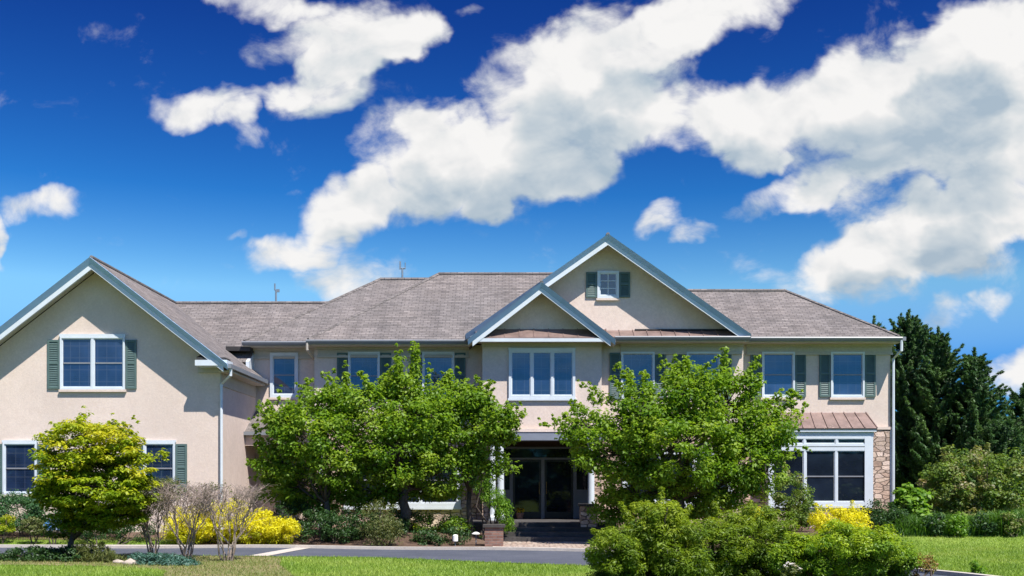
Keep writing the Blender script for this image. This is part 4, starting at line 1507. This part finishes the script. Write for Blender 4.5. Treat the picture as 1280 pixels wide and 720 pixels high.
def shrub(name, label, base_px, Y, blobs, mat, per=70, L=0.06, W=0.03, crad=(0.16, 0.16, 0.13), cat='shrub', group=None, up=0.5, rnd=0.8, out=0.7, droop=-0.2,
          trunk_r=0.025, bark=None, twigs=False, tonefun=None, shoots=(), part='foliage', shell=0.5, overhang=0.0):
    if overhang:
        zs = np.array([b_[2] for b_ in blobs])
        k_ = (zs - zs.min()) / (zs.max() - zs.min() + 1e-6)
        blobs = [(b_[0], b_[1] + overhang * (0.7 - 1.3 * q_), b_[2], b_[3], b_[4], b_[5], b_[6]) for b_, q_ in zip(blobs, k_)]
    base = np.array(gp(base_px, Y))
    t = thing(name, tuple(base), label, cat, group)
    tb = MB()
    for bl in blobs:
        bc = np.array(bl[:3])
        for _ in range(3):
            d = bc + RNG.normal(0, 0.4, 3) * np.array(bl[3:6])
            s0 = np.array([base[0] * 0.5 + bc[0] * 0.5 + RNG.normal(0, 0.06), base[1] + RNG.normal(0, 0.06), 0])
            s0[2] = float(gz(s0[0], s0[1])) - 0.1
            tb.tube(curve(s0, d, 0, 3, 0.15), [trunk_r, trunk_r * .8, trunk_r * .6, trunk_r * .3], 5)
    tb.build('stem', bark or M['bark'], t)
    centers, ids = sample_blobs(blobs)
    lo = np.array([float(gz(c[0], c[1])) for c in centers])
    centers[:, 2] = np.maximum(centers[:, 2], lo + 0.03)
    tones = np.clip(RNG.normal(0.5, 0.2, len(centers)), 0, 1)
    if tonefun:
        tones = tonefun(centers, tones)
    rad = np.array(crad)[None] * RNG.uniform(0.7, 1.3, (len(centers), 1))
    parts = [clumps(centers, rad, per, L, W, up, rnd, out, droop, tones, shell=shell)]
    for (p, q, n, r) in shoots:
        p, q = np.array(p), np.array(q)
        tt = np.linspace(0.0, 1, n)[:, None]
        cc = p * (1 - tt) + q * tt
        parts.append(clumps(cc, np.array((r, r, r))[None] * np.linspace(1.1, 0.5, n)[:, None], max(10, int(per * .4)), L, W, up, rnd, out, droop, np.full(n, .7)))
    add_leaves(part, parts, mat, t)
    return t


# foreground evergreens on the right
FY = 18.6


def lit_top_tone(zlo, zhi, k=0.75):  # lit tops and shaded undersides painted into the leaf colour by height
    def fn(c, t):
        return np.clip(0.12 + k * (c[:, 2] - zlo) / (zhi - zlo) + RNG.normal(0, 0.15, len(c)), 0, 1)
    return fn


SPRAY = dict(L=0.075, W=0.018, per=170, crad=(0.16, 0.16, 0.12), up=0.75, rnd=0.7, out=0.6, droop=-0.35, overhang=0.5)
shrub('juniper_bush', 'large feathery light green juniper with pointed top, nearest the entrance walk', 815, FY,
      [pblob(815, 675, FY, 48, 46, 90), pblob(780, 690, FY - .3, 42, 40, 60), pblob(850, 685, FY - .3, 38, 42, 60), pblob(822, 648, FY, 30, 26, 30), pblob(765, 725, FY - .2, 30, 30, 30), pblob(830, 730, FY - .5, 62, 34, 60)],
      M['juniper'], group='evergreen bushes along the foreground', trunk_r=.04, tonefun=lit_top_tone(-.2, 1.5),
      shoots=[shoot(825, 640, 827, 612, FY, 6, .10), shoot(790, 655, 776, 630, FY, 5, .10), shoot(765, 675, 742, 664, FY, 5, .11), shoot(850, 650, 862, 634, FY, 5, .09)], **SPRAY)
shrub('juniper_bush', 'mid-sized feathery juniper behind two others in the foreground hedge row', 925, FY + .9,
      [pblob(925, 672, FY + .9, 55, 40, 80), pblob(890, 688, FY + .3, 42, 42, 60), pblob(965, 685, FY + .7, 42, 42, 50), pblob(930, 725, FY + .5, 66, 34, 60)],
      M['juniper'], group='evergreen bushes along the foreground', trunk_r=.04, tonefun=lit_top_tone(-.2, 1.5, .6),
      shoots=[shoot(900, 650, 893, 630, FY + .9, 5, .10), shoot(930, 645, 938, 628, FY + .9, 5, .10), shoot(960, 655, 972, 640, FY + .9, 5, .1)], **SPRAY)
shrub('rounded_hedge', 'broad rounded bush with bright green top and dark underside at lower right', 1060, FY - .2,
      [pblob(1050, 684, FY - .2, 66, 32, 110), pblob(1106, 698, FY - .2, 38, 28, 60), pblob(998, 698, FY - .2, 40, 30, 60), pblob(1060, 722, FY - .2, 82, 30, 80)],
      M['yewtop'], group='evergreen bushes along the foreground', trunk_r=.04, tonefun=lit_top_tone(-.1, 1.1, .85), L=0.055, W=0.024, per=150, crad=(0.14, 0.14, 0.11),
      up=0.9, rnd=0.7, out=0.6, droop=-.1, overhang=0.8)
shrub('flowering_perennial', 'small pale pink flowers on a low plant under the rounded bush', 988, FY - .9,
      [pblob(988, 716, FY - .9, 12, 8, 10)], M['olive'], per=40, L=.05, W=.03, crad=(.06, .06, .05), cat='flower')
f_ = shrub('weedy_plant', 'reddish green weedy plant beside the rounded bush and the lawn', 1150, FY + .2,
           [pblob(1146, 708, FY + .2, 10, 16, 12), pblob(1160, 706, FY + .4, 10, 10, 8)], M['reddish'], per=40, L=.07, W=.025, crad=(.08, .08, .09), cat='plant')
shrub('weedy_plant', 'bright green weed at the lawn edge beside the pale kerb', 1222, 20.0, [pblob(1222, 712, 20.0, 8, 9, 8)], M['bright'], per=30, L=.08, W=.03, crad=(.07, .07, .07), cat='plant')

# golden shrubs
GOLD = dict(per=90, L=0.07, W=0.028, crad=(0.17, 0.17, 0.13), up=0.6, rnd=0.8, out=0.7, droop=-.2)
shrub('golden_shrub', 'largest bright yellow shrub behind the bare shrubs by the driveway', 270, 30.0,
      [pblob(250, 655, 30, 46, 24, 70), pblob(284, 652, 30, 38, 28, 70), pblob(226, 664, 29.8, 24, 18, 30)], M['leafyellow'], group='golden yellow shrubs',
      tonefun=lit_top_tone(.1, .8, 1.1), **GOLD)
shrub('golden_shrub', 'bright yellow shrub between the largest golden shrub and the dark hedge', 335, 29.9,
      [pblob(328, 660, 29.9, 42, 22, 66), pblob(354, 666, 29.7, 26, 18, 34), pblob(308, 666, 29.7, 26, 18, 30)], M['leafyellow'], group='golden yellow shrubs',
      tonefun=lit_top_tone(.1, .7, 1.1), **GOLD)
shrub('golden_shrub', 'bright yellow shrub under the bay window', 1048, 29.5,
      [pblob(1040, 650, 29.5, 30, 18, 40), pblob(1068, 650, 29.5, 26, 18, 36)], M['leafyellow'], group='golden yellow shrubs', tonefun=lit_top_tone(0, .6, 1.2),
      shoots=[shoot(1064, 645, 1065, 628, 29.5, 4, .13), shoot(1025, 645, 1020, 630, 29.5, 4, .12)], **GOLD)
shrub('golden_shrub', 'small yellow shrub glimpsed between the junipers and the big right tree', 950, 29.3,
      [pblob(950, 652, 29.3, 20, 18, 26)], M['leafyellow'], group='golden yellow shrubs', **GOLD)

# bed in front of the main block
HED = dict(per=80, L=0.06, W=0.032, crad=(0.17, 0.17, 0.12), up=0.7, rnd=0.8, out=0.6)
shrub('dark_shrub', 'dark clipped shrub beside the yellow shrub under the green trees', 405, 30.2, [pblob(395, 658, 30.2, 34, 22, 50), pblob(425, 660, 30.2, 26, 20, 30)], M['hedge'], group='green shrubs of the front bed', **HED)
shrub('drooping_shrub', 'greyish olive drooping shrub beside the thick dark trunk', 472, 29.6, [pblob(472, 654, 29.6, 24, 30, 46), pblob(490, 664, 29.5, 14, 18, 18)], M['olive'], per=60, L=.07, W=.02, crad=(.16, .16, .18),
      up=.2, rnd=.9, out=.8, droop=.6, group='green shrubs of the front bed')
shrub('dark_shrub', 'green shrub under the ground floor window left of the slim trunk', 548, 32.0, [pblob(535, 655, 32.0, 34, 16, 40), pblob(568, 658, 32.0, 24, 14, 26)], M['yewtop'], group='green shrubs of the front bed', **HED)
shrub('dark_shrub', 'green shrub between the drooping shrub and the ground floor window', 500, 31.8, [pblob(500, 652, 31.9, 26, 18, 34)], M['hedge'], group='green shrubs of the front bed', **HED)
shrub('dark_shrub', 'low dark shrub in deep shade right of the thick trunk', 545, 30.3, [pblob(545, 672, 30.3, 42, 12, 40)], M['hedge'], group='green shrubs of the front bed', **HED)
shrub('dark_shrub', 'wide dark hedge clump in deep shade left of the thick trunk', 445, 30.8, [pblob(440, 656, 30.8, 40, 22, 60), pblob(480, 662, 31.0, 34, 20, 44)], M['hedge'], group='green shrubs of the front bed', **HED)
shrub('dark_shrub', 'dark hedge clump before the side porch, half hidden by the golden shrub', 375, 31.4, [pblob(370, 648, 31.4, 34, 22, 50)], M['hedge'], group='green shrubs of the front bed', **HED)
shrub('weeping_shrub', 'bright green weeping shrub hanging before the brick pier', 612, 31.6,
      [pblob(602, 606, 31.6, 13, 10, 18), pblob(617, 622, 31.5, 15, 15, 30), pblob(629, 640, 31.4, 11, 14, 22), pblob(634, 655, 31.4, 8, 10, 12)], M['bright'], per=50, L=.09, W=.025, crad=(.12, .12, .16), up=.15, rnd=.8, out=.7, droop=1.2,
      trunk_r=.03, group=None)
shrub('round_shrub', 'round green shrub before the left panes of the bay window', 990, 32.5, [pblob(990, 622, 32.5, 26, 30, 56), pblob(1000, 640, 32.4, 22, 18, 24)], M['viburnum'], per=64, L=.08, W=.045, crad=(.18, .18, .15),
      shoots=[shoot(985, 600, 980, 578, 32.5, 5, .14)])
shrub('dark_shrub', 'dark mounded shrub at the foot of the stone corner', 1100, 31.6, [pblob(1098, 645, 31.6, 26, 18, 36), pblob(1120, 650, 31.6, 20, 18, 26)], M['hedge'], group='green shrubs of the front bed', **HED)
shrub('broadleaf_plant', 'bright broad-leaved plant beside the stone corner', 1138, 32.5, [pblob(1136, 625, 32.5, 22, 18, 26), pblob(1146, 640, 32.4, 20, 14, 16)], M['bright'], per=36, L=.16, W=.10, crad=(.2, .2, .12), up=1.0, rnd=.5, cat='plant')
shrub('flowering_viburnum', 'big arching shrub with faded pinkish flower heads at far right', 1220, 34.0,
      [pblob(1215, 600, 34, 62, 42, 120), pblob(1180, 612, 33.6, 36, 34, 50), pblob(1262, 605, 34, 44, 40, 70), pblob(1225, 640, 33.6, 66, 26, 60)], M['viburnum'], per=56, L=.10, W=.06, crad=(.24, .24, .16),
      up=.7, rnd=.8, shoots=[shoot(1190, 580, 1178, 562, 34, 5, .15), shoot(1230, 570, 1235, 556, 34, 5, .15)])

# left side hedges
shrub('blue_green_hedge', 'blue-green clipped hedge under the left wing windows', 25, 31.0, [pblob(20, 640, 31.0, 44, 26, 100), pblob(70, 640, 31.2, 40, 22, 60), pblob(-40, 640, 31, 44, 26, 60), pblob(120, 645, 31.2, 40, 20, 50)], M['bluehedge'],
      per=80, L=.06, W=.03, crad=(.18, .18, .14), up=.7)
shrub('mounded_shrub', 'small yellow-green mounded shrub at the photo left edge', 5, 29.9, [pblob(3, 656, 29.9, 17, 13, 26)], M['leafmaple'], per=70, L=.05, W=.03, crad=(.12, .12, .08), group='small mounds before the hedge')
shrub('mounded_shrub', 'small dull olive mounded shrub before the blue-green hedge', 40, 29.8, [pblob(40, 658, 29.8, 15, 11, 26)], M['olive'], per=70, L=.05, W=.03, crad=(.12, .12, .08), group='small mounds before the hedge')
shrub('blue_flowers', 'small clump of blue and white flowers behind the maple trunk', 68, 29.6, [pblob(67, 656, 29.6, 12, 8, 16)], M['blueflower'], per=16, L=.07, W=.06, crad=(.09, .09, .07), cat='flower')
shrub('mounded_shrub', 'dark mounded shrub behind the yellow-green maple', 130, 29.7, [pblob(120, 660, 30.2, 44, 16, 50), pblob(165, 660, 30.2, 30, 16, 30)], M['hedge'], per=70, L=.05, W=.03, crad=(.15, .15, .1), group='small mounds before the hedge')
shrub('shade_shrub', 'low dark spreading shrub in shade under the maple', 60, 23.9, [pblob(40, 694, 23.9, 50, 11, 60), pblob(90, 694, 23.8, 40, 11, 50)], M['hedge'], per=70, L=.055, W=.03, crad=(.13, .13, .08))
shrub('grassy_clump', 'loose grassy green clump right of the maple trunk', 118, 23.6, [pblob(115, 692, 23.6, 24, 14, 30), pblob(140, 696, 23.5, 16, 9, 14)], M['olive'], per=50, L=.14, W=.016, crad=(.1, .1, .1), up=.1, out=.8, droop=-1.0, cat='plant')
shrub('creeping_juniper', 'low blue-green creeping juniper at the front of the island bed', 212, 22.8, [pblob(200, 702, 22.9, 30, 8, 50), pblob(226, 706, 22.6, 26, 8, 46), pblob(180, 698, 23.2, 20, 6, 22)], M['bluejuniper'], per=90, L=.07, W=.018,
      crad=(.13, .13, .07), up=.5, rnd=.7, out=.8, droop=-.2)


# bare twiggy shrubs -----------------------------------------------------------
def bare(label, px, Y, topz_px, wpx, leafy=0, lean=0, seed=1):
    rg = random.Random(seed)
    base = gp(px, Y)
    t = thing('bare_shrub', base, label, 'shrub', 'bare twiggy shrubs on the island bed')
    zt = wz(topz_px, Y)
    half = wpx / 2 * Y / F
    tb, tw = MB(), MB()
    ends = []
    nst = 9
    for s in range(nst):
        a = 2 * math.pi * s / nst + rg.uniform(-.3, .3)
        r0 = rg.uniform(.02, .10)
        p0 = np.array([base[0] + r0 * math.cos(a), base[1] + r0 * math.sin(a), base[2] - .08])
        r1 = half * rg.uniform(.25, .75)
        p1 = np.array([base[0] + lean + r1 * math.cos(a), base[1] + r1 * math.sin(a), base[2] + (zt - base[2]) * rg.uniform(.45, .7)])
        rr = rg.uniform(.012, .026)
        pts = curve(p0, p1, 0.06, 4, .22)
        tb.tube(pts, list(np.linspace(rr, rr * .45, 5)), 5)
        for j in range(7):
            q0 = pts[rg.choice((2, 3, 3, 4, 4))]
            a2 = a + rg.uniform(-1.4, 1.4)
            r2 = half * rg.uniform(.2, .65)
            q1 = q0 + np.array([r2 * math.cos(a2), r2 * math.sin(a2), (zt - q0[2]) * rg.uniform(.5, .95)])
            q1[0] = min(max(q1[0], base[0] + lean - half), base[0] + lean + half)
            sub = curve(q0, q1, .06, 3, .3)
            tw.tube(sub, [rr * .38, rr * .3, rr * .24, .004], 4, cap=False)
            ends.append(sub[2])
            ends.append(q1)
            for k in range(10):
                s0 = sub[rg.choice((1, 2, 2, 3))]
                d = np.array([rg.gauss(0, .16), rg.gauss(0, .16), rg.uniform(.06, .32)])
                s1 = s0 + d
                s1[2] = min(s1[2], zt + rg.uniform(-.06, .05))
                m = (s0 + s1) / 2 + np.array([rg.gauss(0, .02), rg.gauss(0, .02), rg.gauss(0, .02)])
                tw.tube([s0, m, s1], [.0048, .0038, .0025], 3, cap=False)
                ends.append(s1)
    tb.build('stem', M['barkpale'], t)
    tw.build('twigs', M['twig'], t)
    if leafy:
        e = np.array(ends)
        e = e[RNG.random(len(e)) < leafy]
        add_leaves('foliage', [clumps(e, np.array((.07, .07, .07))[None], 9, .045, .025)], M['olive'], t)


bare('bare twiggy shrub with single pale stem in the middle of the three', 233, 24.6, 604, 80, 0.05, seed=3)
bare('bare twiggy shrub with several spreading stems, right of the others on dry ground', 284, 24.0, 606, 84, 0.03, seed=5)
bare('twiggy shrub with sparse olive leaves, nearest the yellow-green maple', 190, 25.2, 600, 64, 0.6, seed=8)


# evergreens on the right --------------------------------------------------------
def evergreen(label, px, pyt, Y, rpx, skew=0.0, n=150, seed=1):
    base = np.array(gp(px, Y))
    s = Y / F
    t = thing('evergreen_tree', tuple(base), label, 'tree', 'dark evergreens beside the house')
    top = wz(pyt, Y)
    H = top - base[2]
    R = rpx * s
    tb = MB()
    tb.tube([base - (0, 0, .2), base + (0, 0, H * .5), base + (0, 0, H * .97)], [R * .09, R * .05, .015], 8)
    parts_c, parts_r, parts_t, parts_d = [], [], [], []
    rg = np.random.default_rng(seed)

    def plume(p0, ang, reach, rise, tone):
        p1 = p0 + np.array([reach * math.cos(ang) + skew * reach * .3, reach * math.sin(ang), rise])
        p1[2] = min(p1[2], top - rg.uniform(0, .3))
        mid = p0 * .5 + p1 * .5 - np.array([0, 0, abs(rise) * .22])
        tt = np.linspace(0, 1, 6)[:, None]
        pts = (1 - tt) ** 2 * p0 + 2 * tt * (1 - tt) * mid + tt ** 2 * p1
        tb.tube(list(pts), list(np.linspace(.03, .006, 6)), 4, cap=False)
        L = np.linalg.norm(p1 - p0)
        m = max(5, int(L / .12))
        for k in range(m):
            u = 0.22 + 0.78 * (k + rg.random() * .6) / m
            i0 = min(int(u * 5), 4)
            w = u * 5 - i0
            q = pts[i0] * (1 - w) + pts[i0 + 1] * w
            g = (0.22 * (1.0 - u) + .035) * min(1.25, .55 + L * .35)
            parts_c.append(q + rg.normal(0, .03, 3))
            parts_r.append((g, g, g * .55))
            parts_t.append(tone + rg.normal(0, .08))
            parts_d.append(unit(pts[i0 + 1] - pts[i0]))

    for i in range(n):
        h = rg.uniform(0.03, 0.93) ** 0.9
        ang = rg.uniform(0, 2 * math.pi)
        reach = R * (1 - h) ** 0.80 * rg.uniform(.5, 1.3) + 0.15
        plume(base + np.array([0, 0, h * H]), ang, reach, reach * rg.uniform(.35, 1.0), np.clip(rg.normal(.45, .25), 0, 1))
    for i in range(7):
        plume(base + np.array([0, 0, H * rg.uniform(.74, .88)]), rg.uniform(0, 6.28), rg.uniform(.2, .55), H * rg.uniform(.09, .16), .5)
    for k in range(12):
        parts_c.append(base + np.array([rg.normal(0, .03), rg.normal(0, .03), H * (.86 + .14 * k / 11)]))
        g = .20 - .013 * k
        parts_r.append((g, g, g))
        parts_t.append(.5)
        parts_d.append(np.array((0, 0, 1.0)))
    tb.build('trunk', M['bark'], t)
    c, r, tn, dd = np.array(parts_c), np.array(parts_r), np.clip(np.array(parts_t), 0, 1), np.array(parts_d)
    add_leaves('crown', [clumps(c, r, 34, .17, .03, .35, .6, .6, -.3, tn, shell=.3, axdir=dd)], M['evergreen'], t)


evergreen('tallest dark evergreen rising beside the right eave of the house', 1136, 388, 45, 88, .2, 330, 2)
evergreen('dark evergreen whose top shows just over the end of the right roof', 1092, 396, 49, 74, 0, 200, 3)
evergreen('broad dark evergreen right of the tallest one, with side branches angled up', 1172, 410, 43, 66, .5, 240, 4)
evergreen('narrow pointed dark evergreen with a gap of sky on both sides of its tip', 1218, 436, 42, 66, .3, 260, 5)
evergreen('dark evergreen cut off by the right edge of the photo', 1280, 480, 44, 60, 0, 200, 6)
evergreen('shorter dark evergreen filling the space between the pointed one and the photo edge', 1250, 520, 39, 56, 0, 200, 7)

# lower green mass behind the shrubs
LY = 36.5


# daylily bed: strap leaves on the right edge of the lawn ---------------------------
def strap_bed(name, x0, x1, y0, y1, n, h, mat, w=.022):
    x = RNG.uniform(x0, x1, n)
    y = RNG.uniform(y0, y1, n)
    cx = np.round(x / .35) * .35 + RNG.normal(0, .10, n)
    z = gz(cx, y)
    p = np.stack([cx, y, z], 1)
    ang = RNG.uniform(0, 2 * math.pi, n)
    hh = h * RNG.uniform(.55, 1.15, n) * (.75 + .35 * np.sin(cx * 2.1 + 1) * np.sin(y * 1.7 + cx * .6))
    reach = hh * RNG.uniform(.2, 1.0, n)
    d = np.stack([np.cos(ang), np.sin(ang), 0 * ang], 1)
    sd_ = np.stack([-np.sin(ang), np.cos(ang), 0 * ang], 1) * w / 2
    mid = p + d * reach[:, None] * .4 + np.array([0, 0, 1]) * hh[:, None] * .75
    tip = p + d * reach[:, None] + np.array([0, 0, 1]) * hh[:, None] * .95
    v = np.stack([p - sd_ * .7, p + sd_ * .7, mid + sd_, mid - sd_, tip + sd_ * .2, tip - sd_ * .2], 1).reshape(-1, 3)
    i = np.arange(n)[:, None] * 6
    f = np.concatenate([i + np.array([[0, 1, 2, 3]]), i + np.array([[3, 2, 4, 5]])])
    return link(name, np_mesh(name, v, f, mat))


o = strap_bed('daylily_foliage', wx(1120, 31), 19, 30.9, 33.2, 20000, .62, M['daylily'])
tag(o, 'long strappy green perennial foliage edging the right lawn', 'perennials', kind='stuff')


for k, (px_, yy_, mm, lab) in enumerate([
        (1168, 31.0, 'hedge', 'dark leafy perennial at the left end of the strappy bed'),
        (1196, 30.9, 'bright', 'light green perennial clump in front of the strappy bed'),
        (1232, 31.0, 'hedge', 'darker perennial clump under the big arching shrub'),
        (1262, 30.9, 'viburnum', 'grey-green perennial clump near the right edge of the lawn')]):
    shrub('perennial_plant', lab, px_, yy_, [pblob(px_, 655, yy_, 15, 13, 22)], M[mm], per=46, L=.09, W=.04, crad=(.15, .15, .12), cat='plant', group='perennials at the back of the right lawn')

# grass blades ---------------------------------------------------------------------
def poly_in(px, py, poly):
    poly = np.array(poly)
    inside = np.zeros(len(px), bool)
    j = len(poly) - 1
    for i in range(len(poly)):
        xi, yi = poly[i]
        xj, yj = poly[j]
        c = ((yi > py) != (yj > py)) & (px < (xj - xi) * (py - yi) / (yj - yi + 1e-12) + xi)
        inside ^= c
        j = i
    return inside


NR = resample(NEAR, 200)
FR = resample(FAR, 200)
DRIVE = np.concatenate([FR + nrm * 0.14, NR[::-1]])
BED = [(-17, 25.8), (-9, 25.8), (-6.2, 25.65), (-5.2, 25.35), (-4.7, 22.6), (-4.15, 20.9), (-3.5, 18.5), (-5.9, 18.5), (-6.1, 19.5), (-6.4, 20.9), (-7.2, 21.9), (-8.6, 22.5), (-11, 22.7), (-17, 22.6)]


def grass(name, label, x0, x1, y0, y1, n, h, mat, keep):
    x = RNG.uniform(x0, x1, n)
    y = RNG.uniform(y0, y1, n)
    k = keep(x, y)
    x, y = x[k], y[k]
    n = len(x)
    p = np.stack([x, y, gz(x, y)], 1)
    hh = h * RNG.uniform(.5, 1.2, n)
    lean = RNG.normal(0, .5, (n, 2)) * hh[:, None]
    tip = p + np.concatenate([lean, hh[:, None]], 1)
    ang = RNG.uniform(0, math.pi, n)
    s = np.stack([np.cos(ang), np.sin(ang), 0 * ang], 1) * .008
    v = np.stack([p - s, p + s, tip], 1).reshape(-1, 3)
    f = np.arange(n * 3).reshape(n, 3)
    tn = .5 + .22 * np.sin(x * 1.3 + 1.7 * np.sin(y * .8)) + .18 * np.sin(y * 2.3 + x * .5 + np.sin(x * 2.9)) + RNG.normal(0, .10, n)
    o = link(name, np_mesh(name, v, f, mat, np.repeat(np.clip(tn, 0, 1), 3)))
    return tag(o, label, 'grass', kind='stuff')


open_ = lambda x, y: ~poly_in(x, y, DRIVE) & ~poly_in(x, y, BED)
grass('grass', 'short mown grass of the front lawn', -13, 5.6, 18.5, 25.9, 90000, .055, M['blade'], open_)
grass('grass', 'short mown grass of the right lawn', 7.5, 19, 19.5, 31.4, 90000, .06, M['blade'], lambda x, y: open_(x, y) & (x < 7.0 + (y - 18) * 1.0 + 6))
grass('grass', 'grass strip between the driveway and the left hedge', -18, -8.3, 29.3, 30.7, 14000, .06, M['blade'], lambda x, y: ~poly_in(x, y, DRIVE))
grass('dry_grass', 'dry patchy grass on the island bed', -12, -3.6, 18.6, 25.8, 26000, .06, M['dryblade'], lambda x, y: poly_in(x, y, BED))


# far trees on the other side of the street, seen only in the window panes
c = np.stack([RNG.uniform(-60, 60, 700), RNG.uniform(-42, -34, 700), RNG.uniform(.2, 8.5, 700)], 1)
c[:, 2] *= .8 + .25 * np.sin(c[:, 0] * .35) + .15 * np.sin(c[:, 0] * .9 + 2)
v, f, tn = clumps(c, np.array([[2.2, 1.5, 1.2]]), 60, .7, .5)
o = link('street_trees', np_mesh('street_trees', v, f, M['hedge'], tn))
tag(o, 'line of green trees across the street facing the house', 'trees', kind='stuff')

# woods beyond the house, hidden by it from the front lawn
n_ = 520
c = np.stack([RNG.uniform(-150, 150, n_), RNG.uniform(84, 100, n_), RNG.uniform(.4, 8.0, n_)], 1)
c[:, 2] *= .75 + .2 * np.sin(c[:, 0] * .11) + .1 * np.sin(c[:, 0] * .37 + 2)
v, f, tn = clumps(c, np.array([[3.2, 2.5, 1.6]]), 70, .8, .55)
o = link('woods', np_mesh('woods', v, f, M['hedge'], tn))
tag(o, 'far dark green woods behind the house', 'trees', kind='stuff')

# small things ------------------------------------------------------------------------
def rock(px, Y, r, label):
    base = gp(px, Y)
    b = MB()
    n, m = 9, 6
    rg = random.Random(int(px))
    ph = [rg.uniform(0, 6) for _ in range(4)]
    v, f = [], []
    for i in range(m + 1):
        th = math.pi * i / m
        for k in range(n):
            a = 2 * math.pi * k / n
            q = r * (1 + .18 * math.sin(2 * a + ph[0]) + .14 * math.sin(3 * th + ph[1]) + .08 * math.sin(5 * a + ph[2]))
            v.append((base[0] + q * 1.3 * math.sin(th) * math.cos(a), base[1] + q * math.sin(th) * math.sin(a), base[2] + r * .25 + q * .65 * math.cos(th)))
    for i in range(m):
        for k in range(n):
            f.append((i * n + k, (i + 1) * n + k, (i + 1) * n + (k + 1) % n, i * n + (k + 1) % n))
    b.add(v, f)
    o = b.build('field_rock', M['rock'], None, smooth=True)
    tag(o, label, 'rock', 'rocks in the island bed')


rock(163, 22.9, .13, 'tan rock left of the creeping juniper')
rock(148, 23.2, .09, 'smaller tan rock beside the grassy clump')


def pathlight(px, Y, kind, label):
    base = gp(px, Y)
    t = thing('path_light', base, label, 'light', 'garden lights in the front bed')
    x, y, z = base
    b = MB()
    b.tube([(x, y, z - .1), (x, y, z + .30)], .014, 8)
    b.build('stake', M['metal'], t)
    b = MB()
    if kind:
        b.lathe([(.03, 0), (.12, .015), (.115, .03), (.04, .07), (.0, .075)], (x, y, z + .30), 16)
    else:
        b.lathe([(.05, 0), (.075, .02), (.075, .17), (.05, .19), (.0, .2)], (x, y, z + .12), 14)
    b.build('lamp_shade', M['lamp'], t, smooth=False)


pathlight(569, 29.9, 0, 'small white cylindrical garden light in the mulch under the trees')
pathlight(595, 30.2, 1, 'white mushroom-cap garden light beside the slim trunk')

pb = at(650, 650, 35.9)
t = thing('flower_pot', (pb[0], 35.9, FZ), 'small pot of yellow flowers beside the dark double door', 'pot')
b = MB()
b.lathe([(.09, 0), (.12, .16), (.135, .17), (.135, .2), (.1, .2), (.09, .17)], (pb[0], 35.9, FZ), 14)
b.build('pot', M['brick'], t, smooth=False)
c = np.array([[pb[0], 35.9, FZ + .28]])
add_leaves('flowers', [clumps(c, np.array([[.15, .15, .1]]), 60, .06, .05)], M['yellowflower'], t)

# pale flowers of the perennial under the rounded bush
t = [o for o in bpy.data.objects if o.name.startswith('flowering_perennial')][0]
fc = np.array([at(988 + dx, 704 + dy, FY - .95) for dx, dy in ((-6, 3), (-2, 0), (3, 1), (7, 4), (12, 7))])
add_leaves('blossoms', [clumps(fc, np.array([[.04, .04, .025]]), 16, .035, .03)], M['whiteflower'], t)
